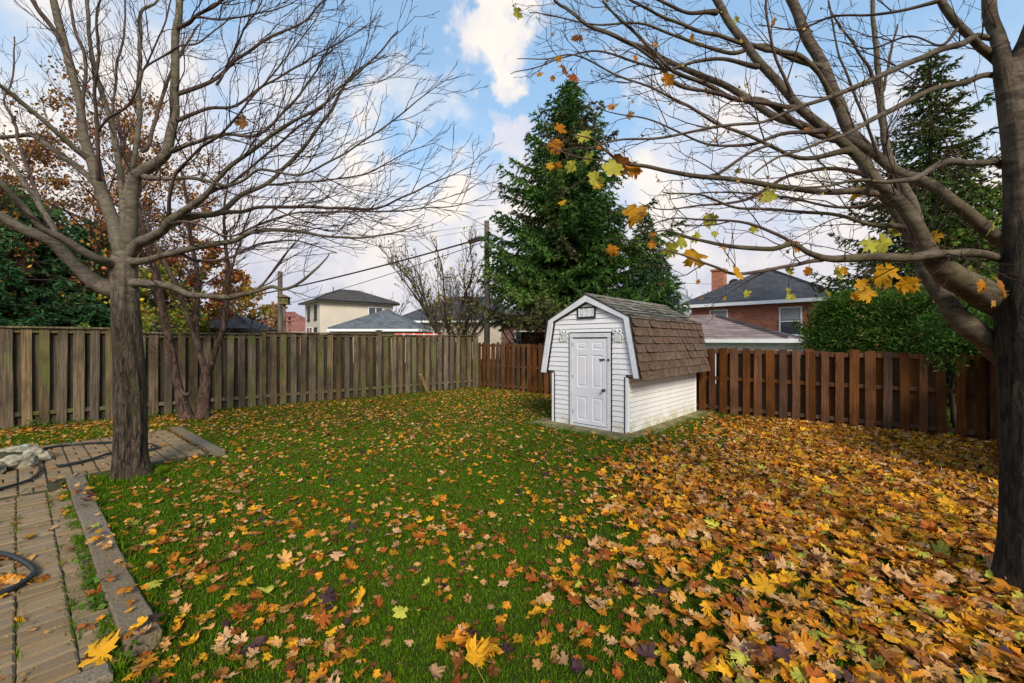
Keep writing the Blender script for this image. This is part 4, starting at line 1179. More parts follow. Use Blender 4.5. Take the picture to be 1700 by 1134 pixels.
# ------------------------------------------------------------------ a maple leaf
_half = [(0, 1.0), (.065, .83), (.19, .84), (.15, .60), (.30, .68), (.40, .80), (.42, .66), (.62, .64), (.50, .48), (.58, .40), (.30, .27), (.44, .14), (.52, .0), (.38, .02), (.22, -.10), (.0, -.02)]
LEAF_HI = np.array(_half + [(-x, y) for x, y in _half[-2:0:-1]])
_low = [(0, 1.0), (.17, .60), (.42, .76), (.60, .60), (.30, .28), (.48, .02), (0, -.04)]
LEAF_LO = np.array(_low + [(-x, y) for x, y in _low[-2:0:-1]])
def leaf_shape(rg, lod, crumple=1.0):
    """outline fan with a curl; tip at +y, unit length"""
    O = LEAF_HI if lod else LEAF_LO
    c = np.array([[0, .30]])
    mid = c + (O - c) * .52
    pts = np.vstack([c, mid, O]) if lod else np.vstack([c, O])
    pts = pts * rg.normal(1, .07, pts.shape) * np.array([rg.uniform(.85, 1.12), 1.0])
    x, y = pts[:, 0], pts[:, 1] - .35
    cr = crumple
    cup, fold, roll, tw_ = rg.normal(.10, .30) * cr, rg.uniform(-.15, .6) * cr, rg.normal(0, .4) * cr, rg.normal(0, .4) * cr
    z = cup * (x * x + y * y) + fold * np.abs(x) * .55 + roll * y * y * np.sign(y) + tw_ * x * y
    z = z + cr * .07 * np.sin(7 * x + rg.uniform(0, 6)) * np.cos(6 * y + rg.uniform(0, 6)) + cr * .035 * np.sin(15 * x + rg.uniform(0, 6)) * np.sin(13 * y)
    # edges curl over: bend the outer part of the blade round an axis
    a = rg.uniform(0, 6.28); ca, sa = math.cos(a), math.sin(a)
    p = x * ca + y * sa; q = -x * sa + y * ca
    cv = rg.normal(0, 1.1) * cr
    if abs(cv) > .05:
        z = z + (1 - np.cos(np.clip(p * cv, -2.2, 2.2))) / cv
        p = np.sin(np.clip(p * cv, -2.2, 2.2)) / cv
    V = np.stack([p * ca - q * sa, p * sa + q * ca, z], 1)
    n = len(O)
    a = np.arange(n); b = (a + 1) % n
    if lod:
        T = np.vstack([np.stack([np.zeros(n, int), 1 + a, 1 + b], 1), np.stack([1 + a, 1 + n + a, 1 + n + b], 1), np.stack([1 + a, 1 + n + b, 1 + b], 1)])
    else:
        T = np.stack([np.zeros(n, int), 1 + a, 1 + b], 1)
    return V, T
LEAF_COL = {'golden yellow': (.60, .30, .016), 'orange': (.50, .190, .016), 'tan': (.52, .27, .085), 'brown': (.22, .082, .022), 'dark purple': (.070, .034, .036), 'yellow-green': (.46, .43, .06), 'russet': (.33, .090, .016), 'pale pinkish': (.54, .31, .15)}
lr = np.random.default_rng(5)
def hang_leaf(px, py, size, colour, label_unused=None, rot=None, depth=None):
    """a leaf still on the right maple, hung from the nearest twig"""
    base2 = np.stack([850 + RN[:, 0] / RN[:, 1] * F, 567 - (RN[:, 2] - EYE) / RN[:, 1] * F], 1)
    d2 = np.hypot(base2[:, 0] - px, base2[:, 1] - (py - size * .5))
    ok = np.argsort(d2)[:6]
    k = ok[0]
    Y = depth or RN[k, 1] + lr.uniform(-.05, .05)
    c = P(px, py, Y)
    s = size / F * Y
    V, T = leaf_shape(lr, 1, .85)
    V = V * s
    # tip hangs down, face roughly towards the viewer with a random turn
    rz_, rx_, ry_ = (lr.uniform(-1.0, 1.0), lr.uniform(-.5, .5), lr.uniform(-.9, .9)) if rot is None else rot
    Mx = (Matrix.Rotation(rz_ * .8, 3, 'Z') @ Matrix.Rotation(math.pi / 2 + rx_, 3, 'X') @ Matrix.Rotation(math.pi + ry_, 3, 'Z'))
    W_ = np.array(Mx)
    V = V @ W_.T + c
    me = bulk_mesh('leaf', V - np.array([TRX, TRY, 0]), T, M['leaf_hang'], smooth=True)
    o = put('leaf', me, maple_r)
    cc = np.array(LEAF_COL[colour]) * lr.uniform(.85, 1.15)
    o.color = (*cc, 1)
    bp = (np.array([0, -.35 * s, 0]) @ W_.T) + c
    node = RN[k]
    hang = np.array([lr.normal(0, .012), lr.normal(0, .012), -lr.uniform(.03, .06)])
    if d2[k] < 42:      # hang it straight from its twig
        sh = node + hang - bp
        o.location = tuple(sh); bp = bp + sh
    dv = node - bp
    V2, Q2 = tube(np.array([bp, bp + dv * .5 + np.array([0, 0, .006]), bp + dv]), np.array([.0016, .0013, .0013]), 4)
    put('leaf_stalk', bulk_mesh('leaf_stalk', V2 - np.array([TRX, TRY, 0]) - np.array(o.location), Q2, M['twig']), o)
LEAF_COL['yellow-green'] = (.46, .43, .06)
for q in [(978, 216, 26, 'yellow-green'), (916, 222, 22, 'orange'), (937, 210, 20, 'orange'), (930, 228, 22, 'orange'), (1013, 282, 34, 'yellow-green'), (955, 285, 22, 'yellow-green'), (974, 290, 28, 'yellow-green'),
          (970, 272, 18, 'yellow-green'), (1040, 262, 34, 'brown'), (1052, 278, 26, 'orange'), (1033, 338, 42, 'golden yellow'), (1062, 284, 16, 'orange'), (890, 265, 14, 'golden yellow'), (922, 270, 13, 'orange'),
          (1030, 398, 20, 'orange'), (1167, 367, 26, 'yellow-green'), (1183, 357, 20, 'yellow-green'), (1143, 389, 26, 'yellow-green'), (1168, 390, 20, 'yellow-green'), (1118, 404, 28, 'yellow-green'),
          (1145, 422, 34, 'golden yellow'), (1200, 372, 13, 'yellow-green'), (1238, 442, 25, 'golden yellow'), (1250, 480, 12, 'yellow-green'), (1268, 320, 26, 'yellow-green'), (1252, 368, 15, 'yellow-green'),
          (1112, 118, 22, 'orange'), (985, 300, 16, 'golden yellow'), (935, 330, 14, 'golden yellow'), (1080, 375, 14, 'orange'), (1082, 392, 16, 'orange'), (1060, 90, 10, 'orange'), (955, 58, 14, 'brown'),
          (945, 112, 18, 'brown'), (960, 118, 18, 'russet'), (940, 102, 10, 'orange'), (903, 122, 10, 'orange'), (928, 86, 12, 'golden yellow'), (958, 57, 12, 'brown'), (912, 124, 9, 'orange'), (860, 10, 18, 'yellow-green'),
          (1018, 178, 12, 'orange'), (1048, 182, 12, 'tan'), (1012, 160, 9, 'golden yellow'), (1325, 402, 20, 'orange'), (1418, 312, 20, 'golden yellow'), (1286, 32, 14, 'orange'), (1265, 322, 20, 'golden yellow'),
          (1470, 400, 36, 'yellow-green'), (1440, 405, 27, 'yellow-green'), (1478, 375, 28, 'yellow-green'), (1462, 452, 41, 'golden yellow'), (1480, 440, 28, 'golden yellow'), (1505, 462, 27, 'golden yellow'),
          (1455, 482, 27, 'golden yellow'), (1493, 490, 28, 'golden yellow'), (1400, 436, 14, 'golden yellow'), (1415, 482, 18, 'golden yellow'), (1370, 488, 14, 'yellow-green'), (1330, 476, 13, 'yellow-green'), (1305, 480, 13, 'yellow-green'),
          (1545, 388, 20, 'golden yellow'), (1315, 440, 14, 'yellow-green'), (1365, 442, 22, 'yellow-green'), (1350, 430, 14, 'orange'), (1612, 445, 26, 'yellow-green'), (1640, 460, 22, 'orange'), (1652, 472, 34, 'orange'),
          (1645, 485, 30, 'tan'), (1650, 360, 24, 'yellow-green'), (1430, 462, 20, 'golden yellow'), (1220, 25, 10, 'yellow-green'), (1302, 400, 12, 'orange'), (1345, 205, 10, 'orange'), (1230, 268, 9, 'yellow-green'),
          (1160, 428, 9, 'orange'), (1200, 470, 8, 'golden yellow'), (1070, 345, 9, 'orange'), (990, 245, 9, 'orange'), (1090, 60, 9, 'orange'), (1150, 52, 9, 'orange'), (1240, 130, 9, 'yellow-green')]:
    hang_leaf(*q)
# dry scraps of leaf still clinging to the outer twigs
rg_ = np.random.default_rng(44)
pxs = 850 + RN[:, 0] / RN[:, 1] * F
cl = np.where(pxs < 1420)[0]
cl = rg_.choice(cl, 330, replace=False)
crown_mesh_later = (RN[cl] - np.array([TRX, TRY, 0]) + np.array([0, 0, -.008]), rg_)
# one brown leaf caught in the left crown
def stray_leaf():
    c = P(403, 202, 4.0)
    V, T = leaf_shape(lr, 1)
    V = V * .13 @ np.array(Matrix.Rotation(1.9, 3, 'X') @ Matrix.Rotation(.6, 3, 'Z')).T
    o = put('leaf', bulk_mesh('leaf', V + c - np.array([TLX, TLY, 0]), T, M['leaf_hang'], smooth=True), maple_l)
    o.color = (.33, .16, .06, 1)
stray_leaf()

# ------------------------------------------------------------------ reddish multi-stemmed tree by the fence
RT = G(322, 694)
red_limbs = [
 ([(312, 700, 8.5, 14), (306, 680, 8.5, 12), (296, 640, 8.5, 9.5), (285, 585, 8.45, 8.5), (276, 540, 8.4, 8), (264, 480, 8.4, 7.5), (252, 430, 8.4, 7), (238, 380, 8.4, 6), (222, 320, 8.4, 5), (205, 250, 8.4, 3.6), (195, 190, 8.4, 2.4)], .9),
 ([(334, 702, 8.6, 15), (337, 670, 8.6, 13), (341, 640, 8.6, 12), (342, 612, 8.6, 10)], 0),
 ([(342, 620, 8.6, 8), (333, 590, 8.6, 7.5), (326, 550, 8.65, 7), (328, 500, 8.7, 6), (326, 450, 8.75, 5.5), (318, 400, 8.8, 5), (312, 340, 8.8, 4), (300, 280, 8.8, 3)], 1.0),
 ([(331, 580, 8.6, 6), (315, 535, 8.5, 5.5), (300, 490, 8.4, 5.5), (288, 462, 8.3, 5), (265, 415, 8.2, 4.6), (255, 400, 8.2, 4), (235, 340, 8.1, 3)], 1.0),
 ([(343, 622, 8.6, 8), (355, 590, 8.55, 7), (370, 545, 8.5, 7), (376, 500, 8.5, 6), (378, 440, 8.5, 5), (374, 400, 8.5, 4), (372, 350, 8.5, 3), (380, 290, 8.5, 2)], 1.0),
 ([(376, 470, 8.5, 4), (392, 420, 8.5, 3.2), (405, 380, 8.5, 2.4), (420, 340, 8.5, 1.6)], 1.0),
 ([(295, 640, 8.5, 4), (308, 655, 8.45, 5), (318, 650, 8.4, 3)], 0),
]
tw = Twigger(21, (RT[0], RT[1], 1.5), (.13, .11, .10), (.85, .42, .2), up=.3, ang=(25, 60), out_bias=.4, tip_r=.0030, max_len=1.0)
bare_tree('cherry_tree', 'small reddish multi-stemmed tree growing against the grey fence', 'tree', (RT[0], RT[1], 0), red_limbs, (None, M['bark_red'], M['twig']), tw, thin=.85)

# ------------------------------------------------------------------ generic bare trees far off, grown from the ground
def wild_tree(name, label, base, h, spread, nstem, seed, mats, cat='tree', group=None, lens=(1.6, .8, .4), sp=(.35, .28, .22), tip=.006, r0=.09, leaves=None, lean=.0):
    rg = np.random.default_rng(seed)
    base = np.array([base[0], base[1], 0.0])
    root = empty(name, tuple(base), 0, label, cat, group)
    tw_ = Twigger(seed + 1, base + np.array([0, 0, h * .3]), sp, lens, up=.35, ang=(22, 50), out_bias=.5, tip_r=tip, max_len=h * .35)
    for k in range(nstem):
        a = 2 * math.pi * k / nstem + rg.uniform(-.4, .4)
        d = np.array([math.cos(a) * spread + lean, math.sin(a) * spread, h]) * rg.uniform(.75, 1.05)
        n = 5
        pts = np.array([np.array([math.cos(a), math.sin(a), 0]) * r0 * .6 + d * np.array([u ** 1.15, u ** 1.15, u ** .92]) + rg.normal(0, .035 * h, 3) * u * (0 < i) for i, u in enumerate(np.linspace(0, 1, n))])
        pts = catmull(pts, 5)
        rad = np.linspace(r0 * rg.uniform(.7, 1.1), tip * 1.4, len(pts))
        V, Q = limb_mesh(pts, rad, 8, .06, k)
        put('limb', bulk_mesh('limb', V, Q, mats[0], smooth=True), root)
        tw_.grow(pts, rad, 0, .22, 1.0)
    T = tw_.T
    o = put('twigs', bulk_mesh('twigs', np.concatenate(T.V), np.concatenate(T.Q), mats[1], smooth=True), root)
    o['kind'] = 'stuff'
    if leaves:
        nodes = np.concatenate(tw_.nodes)
        cnt, size, pal = leaves
        idx = rg.integers(0, len(nodes), cnt)
        crown_mesh('leaves', nodes[idx] + rg.normal(0, .08, (cnt, 3)), size, pal, rg, root, M['foliage'])
    return root

def crown_mesh(name, C, size, pal, rg, root, mat, flat=0.0, kind='stuff', wide=.38):
    """one small folded leaf (two triangles) at every point of C"""
    n = len(C)
    a = rg.normal(0, 1, (n, 3)); a[:, 2] *= (1 - flat); a /= np.linalg.norm(a, axis=1, keepdims=True)
    t = rg.normal(0, 1, (n, 3))
    b = np.cross(a, t); b /= np.linalg.norm(b, axis=1, keepdims=True)
    s = size * rg.uniform(.6, 1.4, (n, 1))
    c = np.cross(a, b)
    V = np.stack([C - a * s * .5, C + b * s * wide + c * s * .10, C + a * s * .55, C - b * s * wide + c * s * .10], 1).reshape(-1, 3)
    i = np.arange(n)[:, None] * 4
    T = np.vstack([i + np.array([[0, 1, 2]]), i + np.array([[0, 2, 3]])])
    pal = np.asarray(pal)
    col = pal[rg.integers(0, len(pal), n)] * rg.uniform(.7, 1.3, (n, 1))
    o = put(name, bulk_mesh(name, V, T, mat, np.repeat(col, 4, axis=0)), root)
    if kind: o['kind'] = kind
    return o

def crown_points(rg, centre, radii, clumps, per, cl_size, shell=.55):
    """leaf positions gathered in clumps over an uneven crown"""
    out = []
    for k in range(clumps):
        d = unit(rg.normal(0, 1, 3))
        f = (rg.uniform(shell, 1.0)) * (1 + .25 * mnoise.noise(Vector(d * 2.0) + Vector((centre[0], centre[1], 0))))
        c = np.asarray(centre) + d * np.asarray(radii) * f
        cs = cl_size * rg.uniform(.5, 1.3)
        m = int(per * rg.uniform(.6, 1.4))
        p = rg.normal(0, 1, (m, 3)); p /= np.linalg.norm(p, axis=1, keepdims=True)
        out.append(c + p * cs * rg.uniform(.3, 1.0, (m, 1)) * np.array([1, 1, .75]))
    return np.concatenate(out)

def leafy_tree(name, label, base, centre, radii, clumps, per, cl, size, pal, seed, barkm, cat='tree', group=None, r0=.12, limbs=7, flat=0.0, shell=.5, wide=.38):
    rg = np.random.default_rng(seed)
    base = np.array([base[0], base[1], 0.0])
    root = empty(name, tuple(base), 0, label, cat, group)
    cen = np.asarray(centre, float)      # relative to the base
    trunk = catmull(np.array([[0, 0, -.05], [rg.normal(0, .05), rg.normal(0, .05), cen[2] * .5], cen]), 6)
    V, Q = limb_mesh(trunk, np.linspace(r0, r0 * .3, len(trunk)), 10, .08)
    put('trunk', bulk_mesh('trunk', V, Q, barkm, smooth=True), root)
    T = Tubes()
    for k in range(limbs * 3):
        u = rg.uniform(.35, .95)
        p = trunk[int(u * (len(trunk) - 1))]
        d = unit(rg.normal(0, 1, 3)) * np.asarray(radii) * rg.uniform(.6, .95)
        d[2] = abs(d[2]) * .8
        pts = catmull(np.array([p, p + d * .5 + np.array([0, 0, .1]), p + d]), 4)
        T.add(pts, np.linspace(r0 * .35, .01, len(pts)), 5)
    T.build('limbs', barkm, root)['kind'] = 'stuff'
    C = crown_points(rg, cen, radii, clumps, per, cl, shell)
    C = C[C[:, 2] > .1]
    crown_mesh('crown', C, size, pal, rg, root, M['foliage'], flat, wide=wide)
    return root

def spruce(name, label, base, h, rad, seed, pal, whorls=26, per=8, twig_step=.16, needle=.16, z0=.5, group=None, profile=1.0, droop=.35, dens=1.0, ragged=.22):
    rg = np.random.default_rng(seed)
    base = np.array([base[0], base[1], 0.0])
    root = empty(name, tuple(base), 0, label, 'tree', group)
    tr_ = np.array([[0, 0, -.05], [0, 0, h * .5], [0, 0, h]])
    V, Q = tube(catmull(tr_, 6), np.linspace(.03 * h * .45, .02, 13), 9)
    put('trunk', bulk_mesh('trunk', V, Q, M['bark_dark'], smooth=True), root)
    T = Tubes()
    N0, ND, NS, NC = [], [], [], []
    pal = np.asarray(pal)
    for wi in range(whorls):
        f = wi / (whorls - 1)
        z = z0 + (h - z0) * (f ** .92) * .985
        reach = rad * ((1 - f) ** profile) * (1 + .10 * math.sin(wi * 2.1)) + .10
        nb = max(4, int(per * (1 - .4 * f)))
        for k in range(nb):
            a = 2 * math.pi * (k + .5 * (wi % 2)) / nb + rg.normal(0, .18)
            L = reach * rg.uniform(1 - ragged * 1.4, 1 + ragged * .55)
            up = .30 * f + rg.normal(0, .06)
            o2 = np.array([math.cos(a), math.sin(a), 0])
            u = np.linspace(0, 1, 7)
            zc = z + L * (up * u - droop * (1 - f * .7) * u * (1 - .55 * u) * 1.2 + .16 * u ** 3)
            pts = np.stack([o2[0] * L * u, o2[1] * L * u, zc], 1)
            pts[:, :2] += rg.normal(0, .03, 2) * L * u[:, None]
            T.add(pts, np.linspace(.012 + .010 * L, .006, 7), 4)
            side = np.array([-o2[1], o2[0], 0])
            tone = pal[rg.integers(0, len(pal))] * rg.uniform(.75, 1.2)
            s = .12 * L
            while s < L:
                uu = s / L
                q = np.array([np.interp(uu, u, pts[:, c]) for c in range(3)])
                wl = (.20 + .30 * L * (1 - uu) ** .8) * rg.uniform(.6, 1.2)
                wl = min(wl, .85)
                for sg in (-1, 1):
                    d = unit(o2 * rg.uniform(.5, .9) + sg * side * rg.uniform(.6, 1.0) + np.array([0, 0, rg.uniform(-.50, .05)]))
                    m = max(2, int(wl / (needle * .42) * dens))
                    for i in range(m):
                        v = (i + .5) / m
                        N0.append(q + d * wl * v + np.array([0, 0, -.25 * wl * v * v]))
                        ND.append(unit(d + rg.normal(0, .45, 3)))
                        NS.append(needle * rg.uniform(.7, 1.3))
                        NC.append(tone * rg.uniform(.75, 1.3))
                s += twig_step * rg.uniform(.7, 1.3)
            for i in range(3):
                N0.append(pts[-1] - o2 * .05 * i); ND.append(unit(o2 + rg.normal(0, .3, 3))); NS.append(needle); NC.append(tone * 1.1)
    for i in range(10):
        N0.append(np.array([0, 0, h - .06 * i])); ND.append(unit(np.array([rg.normal(0, .5), rg.normal(0, .5), 1]))); NS.append(needle * .8); NC.append(pal[0])
    T.build('branches', M['bark_dark'], root)['kind'] = 'stuff'
    # every spray: three crossed slim needles-blades
    N0, ND, NS, NC = np.array(N0), np.array(ND), np.array(NS)[:, None], np.array(NC)
    n = len(N0)
    VV, CC = [], []
    for j in range(4):
        r_ = rg.normal(0, 1, (n, 3))
        b = np.cross(ND, r_); b /= np.linalg.norm(b, axis=1, keepdims=True)
        tip = N0 + (ND + b * rg.uniform(.1, .9, (n, 1))) * NS * .8
        w = np.cross(ND, b) * NS * .17
        VV.append(np.stack([N0 - w, N0 + w, tip], 1).reshape(-1, 3))
        CC.append(np.repeat(NC * rg.uniform(.8, 1.25, (n, 1)), 3, axis=0))
    VV, CC = np.concatenate(VV), np.concatenate(CC)
    o = put('needles', bulk_mesh('needles', VV, np.arange(len(VV)).reshape(-1, 3), M['needle'], CC), root)
    o['kind'] = 'stuff'
    return root

_C, _r = crown_mesh_later
crown_mesh('leaf_scraps', _C, .021, [(.45, .20, .04), (.30, .11, .03), (.50, .33, .05), (.22, .09, .03)], _r, maple_r, M['foliage'])
GREEN = [(.054, .125, .022), (.076, .158, .032), (.040, .095, .020), (.098, .150, .036), (.105, .105, .042)]
DGREEN = [(.050, .125, .042), (.075, .165, .055), (.038, .095, .034)]
s0 = P(945, 567, 17.0)
spruce('spruce_tree', 'tall pointed green spruce standing behind the white shed', (s0[0], s0[1]), 12.3, 4.2, 31, GREEN, 33, 9, .15, .17, 3.3, profile=.84, dens=1.35, ragged=.36)
s1 = P(1072, 567, 18.0)
spruce('spruce_tree', 'small green spruce leaning into the right side of the tall spruce', (s1[0], s1[1]), 7.2, 2.3, 33, [(.05, .10, .035), (.04, .085, .03), (.07, .13, .035)], 24, 9, .15, .16, .9)
s1b = P(1098, 567, 21.0)
spruce('spruce_tree', 'bluish dark little spruce lowest at the right of the tall spruce', (s1b[0], s1b[1]), 6.2, 1.6, 34, [(.05, .075, .06), (.04, .06, .05), (.06, .085, .055)], 20, 8, .16, .16, .9)
s2 = P(1545, 567, 14.0)
spruce('spruce_tree', 'thin-topped brownish spruce behind the right maple branches', (s2[0], s2[1]), 11.4, 3.7, 35, [(.070, .110, .024), (.090, .100, .030), (.050, .090, .020), (.110, .090, .034)], 28, 9, .18, .17, 1.0, profile=.80, droop=.25, ragged=.42)
s3 = P(15, 567, 11.5)
spruce('spruce_tree', 'broad dark evergreen at the left edge beyond the grey fence', (s3[0], s3[1]), 5.9, 3.0, 37, DGREEN, 24, 10, .14, .15, .8, profile=.7)
s4 = P(150, 567, 12.5)
spruce('spruce_tree', 'dark evergreen directly left of the scarred maple trunk', (s4[0], s4[1]), 5.2, 2.3, 39, DGREEN, 22, 9, .14, .15, .8, profile=.75)

def at(px, Y): return ((px - 850) / F * Y, Y)
leafy_tree('rusty_tree', 'tall tree with rusty brown leaves behind the bare left maple', at(185, 15), (0, 0, 6.6), (3.6, 3.0, 4.4), 230, 80, .6, .10, [(.32, .13, .045), (.25, .085, .035), (.20, .10, .035), (.11, .10, .03), (.40, .20, .045)], 51, M['bark_dark'], r0=.2)
leafy_tree('autumn_tree', 'yellow and olive tree just right of the scarred maple trunk', at(272, 12.5), (0, 0, 2.4), (1.25, 1.2, 1.9), 110, 55, .36, .12, [(.14, .17, .022), (.24, .21, .025), (.08, .14, .022), (.44, .30, .03)], 53, M['bark_dark'], r0=.1)
leafy_tree('autumn_tree', 'small reddish-leaved tree behind the multi-stemmed tree', at(330, 13.5), (0, 0, 3.4), (1.3, 1.1, 1.6), 75, 45, .36, .12, [(.32, .070, .025), (.24, .060, .025), (.16, .09, .025), (.28, .16, .03)], 54, M['bark_dark'], r0=.1)
leafy_tree('autumn_tree', 'golden orange tree beyond the bird house pole', at(415, 22), (0, 0, 3.3), (1.7, 1.5, 1.7), 70, 45, .42, .15, [(.58, .30, .035), (.48, .21, .03), (.32, .26, .035), (.20, .19, .04)], 55, M['bark_dark'], r0=.12)
leafy_tree('autumn_tree', 'yellow-leaved tree at the far left edge behind the evergreens', at(-5, 16), (0, 0, 5.4), (2.4, 2.0, 2.2), 70, 45, .5, .15, [(.36, .24, .03), (.22, .18, .03), (.14, .13, .03)], 56, M['bark_dark'], r0=.14)
leafy_tree('autumn_tree', 'orange-yellow treetop showing over the dark bungalow roof', at(735, 48), (0, 0, 5.2), (2.6, 2, 1.9), 40, 40, .6, .24, [(.45, .26, .04), (.36, .20, .03)], 57, M['bark_dark'], r0=.2)
leafy_tree('green_tree', 'pale green tree behind the trunk of the right maple', at(1640, 12.5), (0, 0, 4.0), (1.9, 1.7, 2.6), 150, 60, .42, .13, [(.13, .20, .030), (.095, .165, .026), (.18, .21, .035), (.07, .13, .022)], 58, M['bark_dark'], r0=.14)
leafy_tree('green_shrub', 'bright green shrub tips just above the grey fence', at(122, 9.6), (0, 0, 1.5), (.55, .3, .55), 30, 40, .16, .07, [(.10, .17, .02), (.14, .20, .03)], 59, M['bark_dark'], 'shrub', r0=.03, limbs=3)
leafy_tree('green_shrub', 'yellow-green shrub behind the fence below the multi-stemmed tree', at(262, 10.5), (0, 0, 1.7), (.8, .4, .75), 40, 40, .2, .08, [(.14, .15, .02), (.09, .13, .02), (.20, .17, .02)], 60, M['bark_dark'], 'shrub', r0=.04, limbs=3)
# cedar hedge beyond the stained fence
hr = np.random.default_rng(71)
HA, HB = np.array([P(1372, 567, 10.4)[0], 10.4]), np.array([P(1690, 567, 7.3)[0], 7.3])
hroot = empty('cedar_hedge', (HA[0], HA[1], 0), math.atan2(HB[1] - HA[1], HB[0] - HA[0]), 'dense clipped green cedar hedge rising behind the stained fence', 'hedge')
HL = float(np.linalg.norm(HB - HA))
C = []
for k in range(900):
    u = hr.uniform(-.02, 1.1); w = hr.uniform(-1, 1); v = hr.uniform(0, 1)
    top = 2.42 + .22 * fbm(u * 5, w * 1.5, 4.0) - (.25 * max(0, .08 - u) / .08)
    if hr.random() < .65: w = -1 + .15 * abs(hr.normal())
    elif hr.random() < .6: v = 1.0
    z = .5 + (top - .5) * v
    wid = .75 * (1 - .35 * v) * (1 + .25 * fbm(u * 6, v * 3, 8.0))
    c = np.array([u * HL, w * wid, z])
    m = 110
    dd = unit(np.array([hr.normal(0, .4), (-.9 if w < 0 else .9) + hr.normal(0, .3), .5 + hr.normal(0, .4)]))
    p = hr.normal(0, 1, (m, 3)) * np.array([.13, .10, .15]) + dd * hr.uniform(-.12, .16, (m, 1))
    C.append(c + p)
C = np.concatenate(C)
crown_mesh('foliage', C, .085, [(.058, .140, .014), (.085, .185, .022), (.120, .205, .030), (.044, .100, .012), (.10, .14, .028)], hr, hroot, M['foliage'], wide=.10)
brown = C[hr.integers(0, len(C), 2600)]
brown = brown[(brown[:, 0] > HL * .2) & (brown[:, 2] < 2.5)]
crown_mesh('dead_sprays', brown + np.array([0, -.06, 0]), .07, [(.14, .07, .025), (.20, .10, .035)], hr, hroot, M['foliage'])
T = Tubes()
for k in range(22):
    x = HL * k / 21 + hr.normal(0, .08)
    T.add(np.array([[x, 0, -.05], [x + hr.normal(0, .1), hr.normal(0, .1), 1.2], [x + hr.normal(0, .2), hr.normal(0, .2), 2.4]]), np.array([.05, .04, .015]), 6)
T.build('stems', M['bark_dark'], hroot)['kind'] = 'stuff'
leafy_tree('cedar_bush', 'cedar branches drooping over the right end of the stained fence', at(1590, 7.05), (-.1, -.30, 1.72), (.85, .50, .60), 90, 80, .26, .075, [(.030, .080, .012), (.05, .11, .018), (.07, .125, .02)], 73, M['bark_dark'], 'shrub', r0=.05, limbs=3, wide=.17)

# bare trees beyond the fence
b0 = at(756, 20)
wild_tree('bare_tree', 'round-headed nearly bare tree left of the utility pole', b0, 5.9, 3.3, 17, 81, (M['twig_grey'], M['twig_grey']), r0=.085, leaves=(1300, .11, [(.22, .22, .04), (.16, .17, .04), (.30, .22, .04)]), lens=(1.5, .8, .4), sp=(.24, .22, .2), tip=.006)
wild_tree('bare_tree', 'scrubby bare tree right of the utility pole', at(868, 19), 3.6, 1.7, 8, 83, (M['twig_grey'], M['twig_grey']), r0=.05, leaves=(260, .11, [(.34, .22, .04), (.22, .2, .04)]), lens=(1.1, .6, .3), sp=(.26, .22, .2), tip=.006)
wild_tree('bare_tree', 'distant bare treetop between blue spruce and brick house', at(1135, 45), 6.6, 2.6, 9, 85, (M['twig_grey'], M['twig_grey']), r0=.12, lens=(2.0, 1.0, .5), sp=(.5, .4, .36), tip=.013)
wild_tree('bare_shrub', 'purplish bare shrub behind the fence below the golden tree', at(405, 17), 2.6, 1.5, 12, 87, (M['twig'], M['twig']), 'shrub', r0=.03, lens=(.9, .5, .3), sp=(.18, .18, .18), tip=.006)
wild_tree('bare_tree', 'tall rusty-twigged bare tree behind the left maple crown', at(110, 12), 7.6, 2.8, 10, 89, (M['bark_red'], M['twig']), r0=.09, lens=(1.6, .8, .4), sp=(.22, .2, .18), tip=.005, leaves=(4200, .09, [(.36, .14, .04), (.28, .09, .035), (.46, .24, .04)]))
wild_tree('bare_tree', 'distant bare trees over the cream house roof', at(640, 60), 8.6, 4.0, 9, 91, (M['twig_grey'], M['twig_grey']), r0=.14, lens=(2.4, 1.2, .6), sp=(.6, .5, .45), tip=.016)
bl = [([(1535, 500, 8.6, 13), (1530, 440, 8.6, 12), (1522, 361, 8.6, 11), (1506, 320, 8.6, 10), (1488, 288, 8.6, 9), (1470, 240, 8.6, 8), (1464, 175, 8.6, 6.5), (1455, 90, 8.6, 5), (1448, 0, 8.6, 4), (1445, -60, 8.6, 3)], .7),
      ([(1468, 215, 8.6, 5), (1450, 130, 8.6, 4.6), (1433, 97, 8.5, 4), (1400, 50, 8.4, 3), (1375, 10, 8.4, 2)], .8),
      ([(1466, 150, 8.6, 4), (1478, 90, 8.7, 3), (1490, 40, 8.8, 2)], .8),
      ([(1480, 270, 8.6, 5), (1440, 235, 8.4, 4), (1400, 190, 8.3, 3), (1370, 150, 8.2, 2)], .8)]
tw = Twigger(95, (P(1530, 567, 8.6)[0], 8.6, 2), (.3, .22, .18), (.9, .45, .2), up=.3, ang=(25, 55), out_bias=.4, tip_r=.003, max_len=1.0)
q0 = P(1535, 567, 8.6)
bt_ = bare_tree('bare_tree', 'slender grey bare tree rising out of the cedar hedge', 'tree', (q0[0], 8.6, 0), bl, (None, M['limb_left'], M['twig_grey']), tw)
put('trunk', bulk_mesh('trunk', *[a for a in [tube(np.array([[0, 0, -.05], [.0, 0, 1.2], [.0, 0, 2.5]]), np.array([.19, .17, .162]), 12)][0]], M['limb_left'], smooth=True), bt_)
